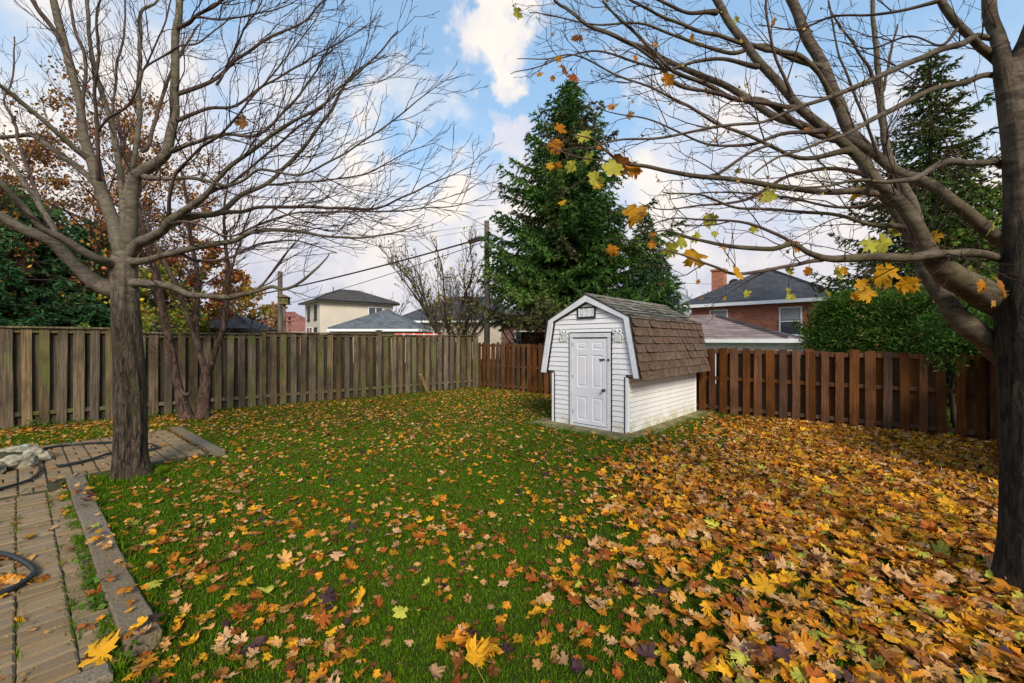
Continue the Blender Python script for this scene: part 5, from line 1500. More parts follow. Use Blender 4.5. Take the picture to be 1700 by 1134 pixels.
# ------------------------------------------------------------------ houses
def hip_house(name, label, corner, d, w, dep, eave, ridge, wallm, roofm, over=.45, fascia='white', ridge_cut=None, cat='house', z0=-.5, hip=True):
    """corner: near ground corner; local x runs along d (w long), local y away from the viewer (dep long)"""
    rz = math.atan2(d[1], d[0])
    root = empty(name, (corner[0], corner[1], 0), rz, label, cat)
    MB().box(0, w, 0, dep, z0, eave).build('wall', wallm, root)
    o = over
    c = (min(w, dep) / 2 + o) if ridge_cut is None else ridge_cut
    if not hip: c = 0
    if w >= dep:
        r0, r1 = (-o + c, dep / 2, ridge), (w + o - c, dep / 2, ridge)
        Fs = [(0, 1, 5, 4), (1, 2, 5), (2, 3, 4, 5), (3, 0, 4)]
    else:
        r0, r1 = (w / 2, -o + c, ridge), (w / 2, dep + o - c, ridge)
        Fs = [(0, 1, 4), (1, 2, 5, 4), (2, 3, 5), (3, 0, 4, 5)]
    V = [(-o, -o, eave), (w + o, -o, eave), (w + o, dep + o, eave), (-o, dep + o, eave), r0, r1]
    ro = MB().add(V, Fs + [(3, 2, 1, 0)]).build('roof', roofm, root, (0, 0, .10))
    g = MB()
    g.box(-o - .06, w + o + .06, -o - .06, -o, eave - .06, eave + .11).box(-o - .06, w + o + .06, dep + o, dep + o + .06, eave - .06, eave + .11)
    g.box(-o - .06, -o, -o, dep + o, eave - .06, eave + .11).box(w + o, w + o + .06, -o, dep + o, eave - .06, eave + .11)
    g.build('gutter', M[fascia], root)
    MB().box(-o + .002, w + o - .002, -o + .002, dep + o - .002, eave - .05, eave - .02).build('soffit', M['white'], root)
    for a, b in ((0, 4), (1, 5) if w >= dep else (1, 4), (4, 5)):
        p, q = np.array(V[a]), np.array(V[b])
        if np.linalg.norm(p - q) > .2:
            MB().bar(p + [0, 0, .012], q + [0, 0, .012], .22, .05).build('ridge_cap', roofm, ro)
    return root

def window(root, face, a, z0, w, h, frame='white', split='h', sill=True, depth=.05):
    """face 'x': on the local y=0 wall; 'y': on the local x=0 wall; 'X': on x=face value"""
    def B(m, a0, a1, n0, n1, c0, c1):
        if face == 'x': m.box(a0, a1, n0, n1, c0, c1)
        else: m.box(n0, n1, a0, a1, c0, c1)
        return m
    f = .07
    m = MB()
    B(m, a, a + w, -depth, -.002, z0, z0 + f); B(m, a, a + w, -depth, -.002, z0 + h - f, z0 + h)
    B(m, a, a + f, -depth + .002, -.002, z0 + f, z0 + h - f); B(m, a + w - f, a + w, -depth + .002, -.002, z0 + f, z0 + h - f)
    if split == 'h': B(m, a + f, a + w - f, -depth + .004, -.002, z0 + h / 2 - .03, z0 + h / 2 + .03)
    elif split == 'v': B(m, a + w / 2 - .035, a + w / 2 + .035, -depth + .004, -.002, z0 + f, z0 + h - f)
    o = m.build('window', M[frame], root)
    B(MB(), a + f, a + w - f, -.014, -.006, z0 + f, z0 + h - f).build('pane', M['glass'], o)
    if split == 'h':
        B(MB(), a + f + .02, a + w - f - .02, -.022, -.0145, z0 + h * .55, z0 + h - f).build('blind', M['curtain'], o)
    if sill:
        B(MB(), a - .06, a + w + .06, -.11, -.003, z0 - .09, z0 - .003).build('sill', M[frame], o)
    return o

DL_ = np.array([.765, .643]); DB_ = np.array([.74, -.673])
# cream two-storey house
c = at(531, 40)
cream = hip_house('cream_house', 'cream two-storey stucco house with dark hipped roof over the left fence', (c[0], c[1]), DL_, 7.4, 5.4, 5.6, 6.95, M['cream'], M['roof_cream'], .5, 'black')
window(cream, 'y', 1.0, 3.85, .85, 1.45, 'black', 'v')
window(cream, 'y', 3.5, 3.85, .85, 1.45, 'black', 'v')
window(cream, 'y', 2.6, 1.35, 2.2, 1.75, 'white', 'v', False)
window(cream, 'y', .9, 1.6, 1.0, 1.45, 'black', 'v')
window(cream, 'x', 4.7, 3.9, 1.6, 1.35, 'white', 'v')
window(cream, 'x', .9, 1.75, .55, 1.2, 'black', 'v')
MB().tube([(1.6, 1.2, 6.0), (1.6, 1.2, 7.15)], .05, 8).build('vent_pipe', M['metal'], cream)
# grey hip-roofed garage in front of it
c = at(556, 30)
gar = hip_house('grey_garage', 'low garage with blue-grey hipped roof and white gutter beyond the fence', (c[0], c[1]), np.array([1.0, .0]), 5.95, 6.6, 2.42, 4.0, M['beige'], M['roof_grey'], .35, 'white', ridge_cut=3.2)
# long bungalow behind the bare tree
c = at(662, 38)
bun = hip_house('bungalow', 'long beige bungalow with charcoal roof behind the bare tree', (c[0], c[1]), unit(np.array([1.0, -.10])), 11.6, 8, 3.4, 5.9, M['beige'], M['roof_dark'], .5, 'white')
window(bun, 'x', 2.6, 1.4, 1.4, 1.2, 'white', 'v')
# brown house right of the pole
c = at(832, 30)
bh = hip_house('brick_bungalow', 'dark-roofed brick bungalow behind the spruce and utility pole', (c[0], c[1]), unit(np.array([1.0, -.25])), 8.0, 7, 3.0, 5.4, M['brick_far'], M['roof_cream'], .5, 'white')
window(bh, 'x', 1.0, 1.2, 1.6, 1.2, 'white', 'v')
tag(MB().box(0, 3.6, 0, .08, -.3, 2.1).build('panel_fence', M['fence_brown'], None, (P(865, 567, 21)[0], 21, 0), (0, 0, -.3)), 'low reddish board fence in the neighbouring yard right of the pole', 'fence')
# red-roofed brick house and its chimney far left
c = at(395, 46)
rh = hip_house('red_roofed_house', 'distant brick house with red roof behind the bird house pole', (c[0], c[1]), unit(np.array([1.0, .05])), 8.0, 7, 2.6, 5.0, M['brick_far'], M['roof_red'], .4, 'white')
ch = MB().box(3.45, 4.2, -.45, .2, -.5, 5.6).build('chimney', M['brick_far'], rh)
MB().box(3.38, 4.27, -.52, .27, 5.6, 5.75).build('chimney_cap', M['edging'], ch); MB().tube([(3.82, -.12, 5.7), (3.82, -.12, 6.1)], .15, 8).build('chimney_pot', M['red_roof'] if 'red_roof' in M else M['brick_far'], ch)
# small dark-roofed shed behind the multi-stemmed tree
c = at(296, 15)
hip_house('low_outbuilding', 'low outbuilding with dark roof behind the multi-stemmed tree', (c[0], c[1]), unit(np.array([1, .2])), 2.2, 2.4, 2.0, 2.75, M['fence_grey_dark'], M['roof_dark'], .25, 'black', cat='outbuilding')
# neighbour's garage right behind the shed
gc = np.array(at(1292, 14.2))
gx = gc - DB_ * 8.1
pg = hip_house('pink_roofed_garage', 'white garage with faded pinkish hipped roof directly behind the shed', (gx[0], gx[1]), DB_, 8.1, 5.6, 1.60, 2.60, M['white'], M['roof_pink'], .35, 'white', cat='garage', z0=-.6)
# brick house with the chimney
c = np.array(at(1148, 24.2))
rb = hip_house('brick_house', 'red brick house with grey hipped roof, chimney and white windows', (c[0], c[1]), DB_, 6.5, 8.5, 3.62, 5.75, M['brick'], M['roof_dark'], .4, 'white')
window(rb, 'x', 1.0, 2.12, .95, 1.28, 'white', 'h')
window(rb, 'x', 4.35, 1.92, .98, 1.46, 'white', 'h')
MB().tube([(-.15, -.12, -.5), (-.15, -.12, 3.5)], .06, 8).build('downpipe', M['white'], rb)
ch = MB().box(.30, 1.0, 2.65, 3.35, 3.9, 6.0).build('chimney', M['brick'], rb)
MB().box(.24, 1.06, 2.59, 3.41, 6.0, 6.12).build('chimney_cap', M['brick'], ch)
dsh = MB(); dsh.prism([(1.45 + .33 * math.cos(a * .5236), 5.2 + .3 * math.sin(a * .5236)) for a in range(12)], 3.2, 3.28); dsh.tube([(1.45, 3.24, 5.0), (1.4, 3.4, 4.4)], .03, 6)
dsh.build('satellite_dish', M['metal'], rb)
# pale grey roof glimpsed right of the spruce
c = at(1085, 27)
hip_house('pale_roofed_house', 'pale grey roof glimpsed between the spruce and the brick house', (c[0], c[1]), unit(np.array([1, -.3])), 3.6, 6, 3.0, 4.75, M['white'], M['roof_light'], .3, 'white')

# ------------------------------------------------------------------ pole, wires, bird house
pp = P(808, 567, 17.6)
pole = empty('utility_pole', (pp[0], pp[1], 0), 0, 'weathered wooden utility pole beside the spruce', 'pole')
m = MB(); m.smooth = True; m.tube([(0, 0, -.2), (0.02, 0, 3.5), (0, 0, 6.72)], [.13, .12, .105], 14); m.build('post', M['pole'], pole)
MB().box(-.06, .06, -.16, -.10, 5.75, 6.0).build('bracket', M['metal'], pole)
def cable(pts, r_, label, sag=0.0, group='overhead cables'):
    w = np.array([P(*p) for p in pts])
    if len(w) == 2:
        u = np.linspace(0, 1, 16)[:, None]
        w = w[0] * (1 - u) + w[1] * u
        w[:, 2] -= (sag * 4 * u * (1 - u))[:, 0]
    else:
        w = catmull(w, 5)
    m = MB(); m.smooth = True; m.tube(w, r_, 6)
    o = m.build('overhead_cable', M['cable'])
    return tag(o, label, 'cable', group)
k1 = cable([(806, 393, 17.5), (300, 512, 24)], .035, 'thick black overhead cable sloping down left from the pole', .25)
sc_ = MB(); sc_.smooth = True
A, B = P(802, 393.5, 17.45), P(776, 402, 17.7)
sc_.tube([A, A * .85 + B * .15, A * .5 + B * .5, A * .12 + B * .88, B], [.045, .10, .10, .10, .04], 12)
tag(sc_.build('splice_case', M['hose']), 'black cylindrical splice case on the cable beside the pole', 'cable splice')
cable([(800, 402, 17.6), (440, 512, 30)], .016, 'second thinner cable below the thick overhead cable', .2)
cable([(806, 372, 17.6), (120, 430, 24)], .006, 'fine wire leaving the pole top to the left', .3)
cable([(806, 378, 17.6), (60, 470, 22)], .006, 'fine wire under the topmost wire left of the pole', .3)
cable([(810, 372, 17.6), (1700, 330, 16)], .005, 'fine wire crossing behind the right maple branches', .4)
cable([(-60, 456, 10.0), (215, 466, 10.6)], .006, 'upper black wire crossing the dark evergreens', .05)
cable([(-60, 500, 10.0), (330, 512, 10.9)], .006, 'lower black wire crossing the dark evergreens', .05)
cable([(1080, 466, 30), (1240, 470, 30)], .012, 'short wire in the gap beside the brick house chimney', .1)

bp_ = P(465, 567, 15.0)
tag(MB().tube([(0, 0, 0), (0, 0, 4.14)], [.085, .08], 10).build('wooden_post', M['pole'], None, (bp_[0], 15.0, 0)), 'tall plain wooden post just left of the bird house', 'post')
bq = P(472, 567, 14.6)
bird = empty('bird_house', (bq[0], bq[1], .14), .2, 'wooden bird house with mossy roof on its own post', 'bird house')
MB().tube([(0, 0, -.15), (0, 0, 2.78)], [.055, .05], 8).build('post', M['pole'], bird)
MB().box(-.15, .15, -.14, .14, 2.80, 3.02).build('box', M['fence_grey'], bird)
MB().box(-.18, .18, -.17, .17, 2.78, 2.80).build('floor', M['fence_grey'], bird)
rf = MB(); rf.prism([(-.21, 3.02), (.21, 3.02), (0, 3.12)], -.20, .20); rf.build('roof', M['fence_grey'], bird)
for x in (-.07, .07):
    MB().prism([(x + .03 * math.cos(a * .785), 2.91 + .03 * math.sin(a * .785)) for a in range(8)], -.145, -.135).build('entrance_hole', M['black'], bird)
bq = P(475, 567, 14.4)
feed = empty('bird_feeder', (bq[0] + .12, bq[1], .06), 0, 'small red-roofed bird feeder under the bird house', 'bird feeder')
MB().tube([(0, 0, 0), (0, 0, 2.42)], .035, 8).build('post', M['brick_far'], feed)
m = MB(); m.tube([(0, 0, 2.40), (0, 0, 2.50), (0, 0, 2.56)], [.21, .10, .01], 10); m.build('roof', M['roof_red'], feed)
m = MB(); m.tube([(0, 0, 2.24), (0, 0, 2.28)], .13, 10); m.build('tray', M['brick_far'], feed)

# striped awning edge beyond the left fence
aw0, aw1 = P(655, 556, 15.5), P(730, 557, 15.7)
aw = empty('striped_awning', (aw0[0], aw0[1], 0), math.atan2(aw1[1] - aw0[1], aw1[0] - aw0[0]), 'red and white striped awning edge showing over the grey fence', 'awning')
wd = float(np.linalg.norm(aw1[:2] - aw0[:2]))
MB().box(0, wd, 0, 1.3, 1.90, 1.93).build('canopy', M['red_paint'], aw)
xs_ = 0.0; k = 0
while xs_ < wd - .05:
    sw = .07 if k % 2 else .30
    MB().box(xs_ + .003, min(xs_ + sw, wd) - .003, -.03, -.002, 1.81, 1.915).build('valance_stripe', M['white' if k % 2 else 'red_paint'], aw)
    xs_ += sw; k += 1
MB().box(-.002, wd + .002, -.035, -.031, 1.875, 1.888).build('valance_band', M['white'], aw)
for x in (.05, wd - .05):
    for y in (.05, 1.25):
        MB().tube([(x, y, 0), (x, y, 1.9)], .02, 8).build('leg', M['white'], aw)
# ------------------------------------------------------------------ fallen leaves
def smooth(x, a, b):
    t = max(0.0, min(1.0, (x - a) / (b - a)))
    return t * t * (3 - 2 * t)
def inside(x, y):
    """inside the fences"""
    a = (x - LF0[0]) * LFD[1] - (y - LF0[1]) * LFD[0]       # right of the left fence: positive
    b = (x - RF0[0]) * RFD[1] - (y - RF0[1]) * RFD[0]       # right of the back fence
    return a > .02 and b > .02
def on_slab(x, y):
    lx, ly = shed_local(x, y)
    return -1.12 < lx < 1.07 and -.44 < ly < 3.4
def in_shed(x, y):
    lx, ly = shed_local(x, y)
    return -.82 < lx < .82 and -.05 < ly < 3.15
def carpet(x, y):
    """how thickly the leaves lie: 0 thin, 1 a closed carpet"""
    edge = 1.05 + .10 * (y - 2) + max(0, y - 5.0) * 1.0
    d = smooth(x + .55 * fbm(x * .8, y * .8, 1.0) + .25 * fbm(x * 2.2, y * 2.2, 5.0), edge - 1.7, edge + 1.6)
    return d
def leaf_density(x, y):
    d = 640 * carpet(x, y) ** 1.5
    patch = max(0, fbm(x * .9 + 4, y * .9, 2.0) + .25)
    d += 62 + 135 * patch
    d += 110 * smooth(y, 4.2, 9.0) * (.45 + .9 * max(0, fbm(x * .7, y * .7, 9.0) + .3))
    u, v = uv(x, y)
    if .48 < v < 1.6 and -5.6 < u < -2.6: d += 190 * (.5 + fbm(x * 2, y * 2, 12)) if fbm(x * 2, y * 2, 12) > -.4 else 0
    a = (x - LF0[0]) * LFD[1] - (y - LF0[1]) * LFD[0]
    if a < .8 and y < 9: d += 260
    if u > -2.75 and .1 < v < 1.3 and u < -1.9: d += 230 * max(0, .75 + fbm(x * 3, y * 3, 21))
    if on_path(u, v):
        d = 9 + (330 if (-4.85 < u < -4.0 and v < .02 + .12 * fbm(u * 3, v * 3, 6)) else 0)
    if on_slab(x, y): d *= .10
    return d
lg = np.random.default_rng(77)
cells = []
step = .25
yy = 1.75
cand = []
while yy < 15.0:
    xx = -1.30 * yy - .3
    while xx < 1.30 * yy + .3:
        cx, cy = xx + step / 2, yy + step / 2
        if inside(cx, cy):
            n = lg.poisson(leaf_density(cx, cy) * step * step)
            if n:
                q = np.stack([xx + lg.uniform(0, step, n), yy + lg.uniform(0, step, n)], 1)
                cand += [(a, b, carpet(cx, cy)) for a, b in q if not in_shed(a, b) and inside(a, b)]
        xx += step
    yy += step
for hx, hy, n_, sp_ in ((790, 1092, 14, .075), (985, 1000, 9, .10), (500, 1085, 7, .08), (1120, 920, 16, .14)):
    g = G(hx, hy)
    cand += [(g[0] + lg.normal(0, sp_), g[1] + lg.normal(0, sp_ * .7), .5) for _ in range(n_)]
names = list(LEAF_COL)
W_carpet = np.array([.18, .29, .24, .14, .010, .045, .07, .07]); W_lawn = np.array([.09, .24, .27, .22, .045, .015, .08, .08]); W_far = np.array([.07, .22, .33, .22, .03, .01, .05, .10])
HI = [leaf_shape(lg, 1) for _ in range(40)]
LO = [leaf_shape(lg, 0) for _ in range(40)]
RAISE_PATH = .045
leaves = []
for (x, y, cp) in cand:
    w = W_carpet * cp + (1 - cp) * (W_far if y > 6 else W_lawn)
    k = int(lg.choice(8, p=w / w.sum()))
    s = float(np.clip(lg.normal(.069, .024), .030, .125)) * (.80 if names[k] in ('tan', 'brown') else 1.0)
    if not cp > .3: s *= .74
    u, v = uv(x, y)
    z = (RAISE_PATH if on_path(u, v) else .10 if (.34 < v < .5 and -6.9 < u < -2.8) else .044 if on_slab(x, y) else .016) + cp * lg.uniform(0, .04) + .008
    tilt = abs(lg.normal(0, .32 + .16 * cp)); az = lg.uniform(0, 6.283)
    rot = Matrix.Rotation(az, 3, 'Z') @ Matrix.Rotation(tilt * lg.choice([-1, 1]), 3, 'X') @ Matrix.Rotation(lg.normal(0, .2), 3, 'Y')
    if lg.random() < .4: rot = rot @ Matrix.Rotation(math.pi, 3, 'X')
    vis = (s / y) * (1 if (y > 2.0 and abs(x / y) < 1.23) else 0)
    leaves.append([vis, x, y, z, s, k, rot, cp])
leaves.sort(key=lambda l: -l[0])
# the 300 that show largest: every one an object of its own
LEAF_ME = []
for i in range(24):
    V, T = HI[i]
    LEAF_ME.append(bulk_mesh('fallen_leaf', V, T, M['leaf_obj'], smooth=True))
def zone(x, y, cp):
    """where a near leaf lies, by what can be found around it"""
    u, v = uv(x, y)
    px, py = 850 + x / y * F, 567 + EYE / y * F
    if on_path(u, v): return 'on the brick path beside the hose' if u < -3.9 else 'on the near end of the brick path'
    if -.1 < v - .5 < .55 and u < -2.4: return 'beside the near edging blocks' if u > -4.0 else 'beside the farther edging blocks'
    row = 'at bottom edge' if py > 1065 else 'near bottom' if py > 985 else 'in foreground'
    col = 'under right trunk' if px > 1560 else 'left of right trunk' if px > 1430 else 'on right-hand carpet' if px > 1290 else 'where grass meets carpet' if px > 1120 else 'on grass below shed' if px > 930 else 'on open central grass' if px > 700 else 'on grass left of centre' if px > 480 else 'on grass near path'
    return col + ' ' + row
def loose_leaf(x, y, z, s, k, rot, label, mesh=None, stalk=False):
    o = put('fallen_leaf', mesh or LEAF_ME[int(lg.integers(0, 24))], None, (x, y, z + .012), tuple(rot.to_euler()), (s, s, s))
    c = np.array(LEAF_COL[names[k]]) * lg.uniform(.85, 1.4)
    o.color = (*c, 1)
    tag(o, label, 'leaf', 'fallen maple leaves')
    return o
NEAR = leaves[:288]
sizes = sorted(l[4] for l in NEAR)
s_lo, s_hi = sizes[96], sizes[192]
by = {}
for l in NEAR:
    (vis, x, y, z, s, k, rot, cp) = l
    tl_ = (rot @ Vector((0, 0, 1))).z
    pose = 'flat' if abs(tl_) > .93 else 'tilted' if abs(tl_) > .78 else 'steeply tipped'
    sz = 'small' if s < s_lo else 'mid-sized' if s < s_hi else 'large'
    by.setdefault((sz, pose, names[k], zone(x, y, cp)), []).append(l)
ORD = {1: [''], 2: ['nearer', 'farther'], 3: ['nearest', 'middle', 'farthest'], 4: ['nearest', 'second nearest', 'third nearest', 'farthest'], 5: ['nearest', 'second nearest', 'third nearest', 'fourth nearest', 'farthest'], 6: ['nearest', 'second nearest', 'third nearest', 'fourth nearest', 'fifth nearest', 'farthest']}
for (sz, pose, cn, zn), ls in by.items():
    ls.sort(key=lambda l: l[2])
    for i, (vis, x, y, z, s, k, rot, cp) in enumerate(ls):
        NTH = ['nearest', 'second nearest', 'third nearest', 'fourth nearest', 'fifth nearest', 'sixth nearest', 'seventh nearest', 'eighth nearest', 'ninth nearest', 'tenth nearest']
        o_ = ORD[len(ls)][i] if len(ls) in ORD else NTH[i] if i < 10 else 'farther'
        loose_leaf(x, y, z, s, k, rot, f'{o_} {sz} {pose} {cn} leaf {zn}'.strip())
# a few that stand out
def special(px, py, size, k, rot, label):
    g = G(px, py); s = size / F * g[1]
    o = loose_leaf(g[0], g[1], .02 + s * .22, s, names.index(k), rot, label)
    st_ = Tubes(); pts = np.array([[0, -.36, 0], [.05, -.7, .02], [.16, -1.05, .0]])
    st_.add(pts, np.array([.014, .012, .010]), 5)
    q = put('leaf_stalk', bulk_mesh('leaf_stalk', st_.V[0], st_.Q[0], M['leaf_obj']), o); q.color = (.40, .30, .10, 1)
RX = lambda a, b, c: Matrix.Rotation(c, 3, 'Z') @ Matrix.Rotation(a, 3, 'X') @ Matrix.Rotation(b, 3, 'Y')
special(600, 1008, 27, 'golden yellow', RX(1.0, .3, -1.4), 'golden leaf standing on edge in bare grass, long stalk pointing right')
special(546, 1006, 25, 'dark purple', RX(.25, .3, .6), 'dark purple leaf alone in the grass left of the standing golden leaf')
special(441, 994, 25, 'yellow-green', RX(.2, .2, 1.0), 'pale yellow-green leaf in the grass left of the dark purple leaf')
special(253, 985, 27, 'yellow-green', RX(.2, .1, -.7), 'pale yellow-green leaf touching the near concrete edging block')
special(785, 1108, 48, 'golden yellow', RX(.35, .3, .4), 'large yellow leaf on the heap at the bottom centre')
special(165, 1105, 52, 'golden yellow', RX(.9, -.2, .3), 'large upright golden leaf at the near end of the brick path')
special(665, 1030, 21, 'yellow-green', RX(.3, .2, .2), 'small pale yellow leaf just right of the standing golden leaf')
special(390, 1035, 27, 'golden yellow', RX(.4, .4, 2.2), 'golden-orange leaf below the lone pale green leaf')
special(1075, 1104, 27, 'dark purple', RX(.2, -.2, .2), 'dark purple-brown leaf near the bottom edge right of centre')
special(472, 940, 21, 'tan', RX(.3, .2, .5), 'pale tan-orange leaf beside the second tan leaf in the left grass')
special(560, 934, 20, 'pale pinkish', RX(.35, .1, -.5), 'pinkish tan leaf lying alone in the grass left of centre')
special(1270, 990, 35, 'golden yellow', RX(.35, -.3, .9), 'large golden leaf on the carpet right of centre')
VV, TT, CC, off = [], [], [], 0
for (vis, x, y, z, s, k, rot, cp) in leaves[288:]:
    V, T = (HI if y < 4.2 else LO)[int(lg.integers(0, 40))]
    V = V @ np.array(rot).T * s + np.array([x, y, z])
    V[:, 2] = np.maximum(V[:, 2], .004)
    VV.append(V); TT.append(T + off); off += len(V)
    c = np.array(LEAF_COL[names[k]]) * lg.uniform(.50, 1.40)
    CC.append(np.repeat(c[None], len(V), 0))
o = put('leaf_litter', bulk_mesh('leaf_litter', np.concatenate(VV), np.concatenate(TT), M['leaf'], np.concatenate(CC), smooth=True))
tag(o, 'thick litter of yellow, orange and brown maple leaves over the lawn', None, None, 'stuff')

# crumbled leaf bits among the grass
n_ = 9000
bx, by_ = lg.uniform(-9, 8, n_), lg.uniform(1.8, 9.5, n_) ** 1.0
VV, TT, CC, off = [], [], [], 0
bits = np.array([(.30, .13, .03), (.42, .21, .06), (.18, .075, .025), (.50, .33, .10), (.36, .15, .02)])
for x, y in zip(bx, by_):
    if abs(x) > 1.25 * y or not inside(x, y) or in_shed(x, y) or lg.random() > .35 + .65 * smooth(fbm(x * 1.5, y * 1.5, 15.0), -.5, .4): continue
    u, v = uv(x, y)
    V, T = LO[int(lg.integers(0, 40))]
    rot = Matrix.Rotation(lg.uniform(0, 6.28), 3, 'Z') @ Matrix.Rotation(lg.normal(0, .6), 3, 'X')
    s = lg.uniform(.012, .034) * (.6 + .08 * y)
    V = V * np.array([1, lg.uniform(.4, 1), 1]) @ np.array(rot).T * s + np.array([x, y, (.05 if on_path(u, v) else .014) + lg.uniform(0, .012)])
    VV.append(V); TT.append(T + off); off += len(V)
    CC.append(np.repeat((bits[int(lg.integers(0, 5))] * lg.uniform(.6, 1.3))[None], len(V), 0))
o = put('leaf_crumbs', bulk_mesh('leaf_crumbs', np.concatenate(VV), np.concatenate(TT), M['leaf'], np.concatenate(CC)))
tag(o, 'small crumbled bits of dry leaf scattered in the grass', None, None, 'stuff')

# ------------------------------------------------------------------ grass
gg = np.random.default_rng(99)
def blades(n, box, hmin, hmax, wid, accept, pal, lean=.55):
    x = gg.uniform(box[0], box[1], n); y = gg.uniform(box[2], box[3], n)
    ok = (np.abs(x) < 1.27 * y + .2)
    x, y = x[ok], y[ok]
    keep = np.array([accept(a, b) for a, b in zip(x, y)], dtype=bool)
    x, y = x[keep], y[keep]
    return x, y
def grow_grass(x, y, h, wid, pal, zb=0.0):
    n = len(x)
    az = gg.uniform(0, 6.283, n)
    ln = np.abs(gg.normal(0, .85, n))
    h = h * gg.uniform(.6, 1.3, n)
    w = wid * gg.uniform(.7, 1.3, n)
    fa = gg.uniform(0, 6.283, n)
    dx, dy = np.cos(az), np.sin(az)
    b = np.stack([x, y, np.full(n, zb) if np.isscalar(zb) else zb], 1)
    sx = np.stack([np.cos(fa), np.sin(fa), np.zeros(n)], 1) * w[:, None] * .5
    mid = b + np.stack([dx * ln * h * .35, dy * ln * h * .35, h * .6], 1)
    tip = b + np.stack([dx * ln * h, dy * ln * h, h * np.maximum(.25, 1 - .35 * ln * ln)], 1)
    V = np.stack([b - sx, b + sx, mid + sx * .75, mid - sx * .75, tip], 1).reshape(-1, 3)
    i = np.arange(n)[:, None] * 5
    Q = i + np.array([[0, 1, 2, 3]]); T = i + np.array([[3, 2, 4]])
    pal = np.asarray(pal)
    patch = np.array([fbm(a * 1.1, c * 1.1, 20.0) for a, c in zip(x[::8], y[::8])]).repeat(8)[:n] if n > 8 else np.zeros(n)
    k = np.clip((gg.normal(0, 1, n) * .9 + patch * 1.5 + 1.6).astype(int), 0, len(pal) - 1)
    col = pal[k] * gg.uniform(.7, 1.3, (n, 1))
    return V, Q, T, np.repeat(col, 5, 0)
PALG = [(.055, .122, .003), (.080, .163, .004), (.112, .200, .006), (.165, .205, .014), (.24, .18, .05)]
def lawn_ok(x, y):
    if not inside(x, y) or on_slab(x, y): return False
    u, v = uv(x, y)
    if on_path(u, v) or (-9.5 < u < -2.75 and .33 < v < .51) or (-9.5 < u < -6.8 and 1.7 < v < 1.92): return False
    return gg.random() > .72 * carpet(x, y)
GV, GQ, GT, GC, goff = [], [], [], [], 0
for (y0, y1, dens, h, w) in ((1.75, 3.2, 11000, .026, .0045), (3.2, 5.0, 6500, .027, .0058), (5.0, 8.0, 3200, .030, .0080), (8.0, 14.6, 1100, .034, .012)):
    area = (2.54 * y1 + .4) * (y1 - y0)
    n = int(area * dens)
    x, y = blades(n, (-1.27 * y1 - .2, 1.27 * y1 + .2, y0, y1), 0, 0, 0, lawn_ok, None)
    V, Q, T, Cc = grow_grass(x, y, h, w, PALG)
    GV.append(V); GQ.append(Q + goff); GT.append(T + goff); GC.append(Cc); goff += len(V)
# taller tufts along fences, slab, edging and trunk
tx, ty = [], []
def tuft(x, y, n, sp):
    a = gg.normal(0, sp, (n, 2))
    for p in a:
        if inside(x + p[0], y + p[1]): tx.append(x + p[0]); ty.append(y + p[1])
for t in np.arange(0, 10.4, .11):
    p = np.array(LF0) + np.array(LFD) * t + np.array([.643, -.765]) * .09
    tuft(p[0], p[1], int(gg.integers(4, 22)), .05)
for t in np.arange(0, 11.8, .13):
    p = np.array(RF0) + np.array(RFD) * t + np.array([-.673, -.74]) * .10
    tuft(p[0], p[1], int(gg.integers(1, 12)), .05)
for i in range(260):
    e = gg.integers(0, 3); s_ = gg.uniform(0, 1)
    lx, ly = ((-1.13 + 2.19 * s_, -.44), (1.07, -.44 + 3.8 * s_), (-1.12, -.44 + 3.8 * s_))[e]
    c_, n_ = math.cos(SH_RZ), math.sin(SH_RZ)
    tuft(SH[0] + lx * c_ - ly * n_, SH[1] + lx * n_ + ly * c_, 9, .035)
for i in range(140):
    a = gg.uniform(0, 6.283)
    tuft(TLX + .27 * math.cos(a), TLY + .27 * math.sin(a), 6, .03)
for i in range(160):
    p = xy(gg.uniform(-6.9, -2.8), .50); tuft(p[0], p[1], 8, .02)
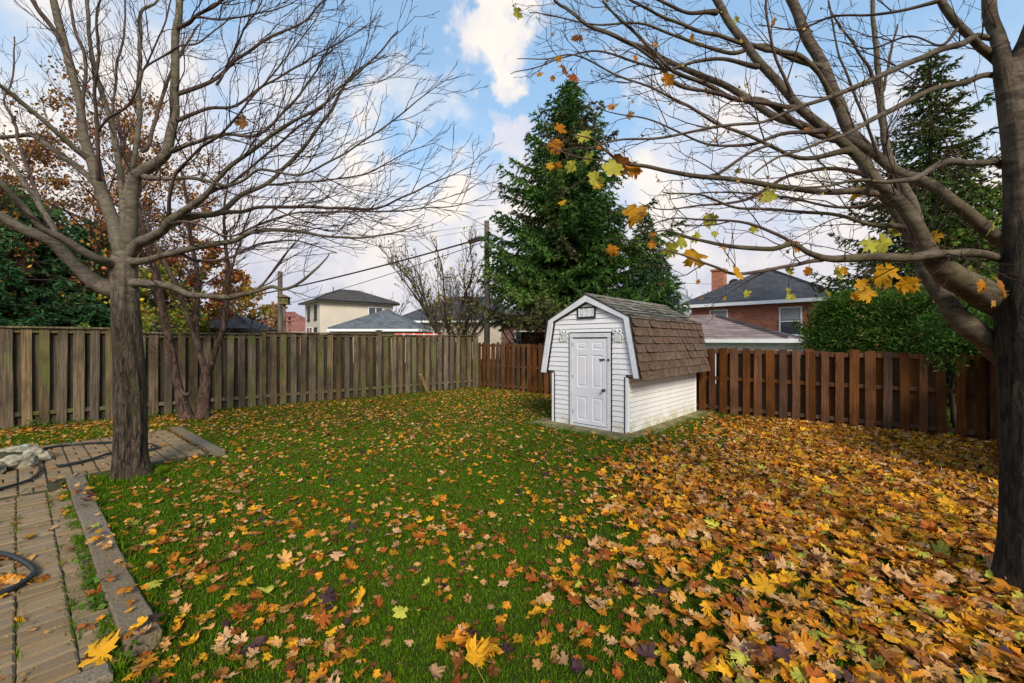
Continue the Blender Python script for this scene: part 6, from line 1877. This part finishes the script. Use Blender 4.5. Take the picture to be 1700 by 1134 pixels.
V, Q, T, Cc = grow_grass(np.array(tx), np.array(ty), .075, .008, PALG + [(.10, .16, .03)])
GV.append(V); GQ.append(Q + goff); GT.append(T + goff); GC.append(Cc); goff += len(V)
o = put('grass', bulk_mesh('grass', np.concatenate(GV), [np.concatenate(GQ), np.concatenate(GT)], M['grass'], np.concatenate(GC)))
tag(o, 'short green grass of the lawn between the fallen leaves', None, None, 'stuff')
# weeds in the joints of the path
wx, wy = [], []
for (uu, vv) in joint_weeds:
    col_w = .25 + .9 * max(0, fbm(uu * 1.7, vv * 1.7, 30.0) + .35)
    for i in range(int(gg.integers(4, 44) * col_w)):
        p = xy(uu + gg.normal(0, .05), vv + gg.normal(0, .013)); wx.append(p[0]); wy.append(p[1])
for i in range(2600):
    uu = gg.uniform(-6.3, -2.7)
    if fbm(uu * 2.5, 0.0, 40.0) > -.25:
        p = xy(uu, .315 + gg.normal(0, .022)); wx.append(p[0]); wy.append(p[1])
V, Q, T, Cc = grow_grass(np.array(wx), np.array(wy), .048, .006, PALG + [(.09, .15, .02)], .02)
o = put('joint_weeds', bulk_mesh('joint_weeds', V, [Q, T], M['grass'], Cc))
tag(o, 'weedy grass sprouting from the joints of the brick path', None, None, 'stuff')
# low weeds with broad leaves along the edging and by the fence foot
C = []
for i in range(9):
    p = xy(gg.uniform(-4.4, -2.7), .31 + gg.normal(0, .02))
    C.append(np.stack([p[0] + gg.normal(0, .03, 9), p[1] + gg.normal(0, .03, 9), .05 + np.abs(gg.normal(0, .02, 9))], 1))
for i in range(26):
    t = gg.uniform(.2, 2.6)
    p = np.array(LF0) + np.array(LFD) * t + np.array([.643, -.765]) * gg.uniform(.1, .3)
    C.append(np.stack([p[0] + gg.normal(0, .06, 14), p[1] + gg.normal(0, .06, 14), .04 + np.abs(gg.normal(0, .06, 14))], 1))
o = crown_mesh('broadleaf_weeds', np.concatenate(C), .036, [(.07, .14, .02), (.10, .17, .03), (.05, .10, .015)], gg, None, M['foliage'], .5)
tag(o, 'small broad-leaved weeds beside the edging and fence foot', None, None, 'stuff')
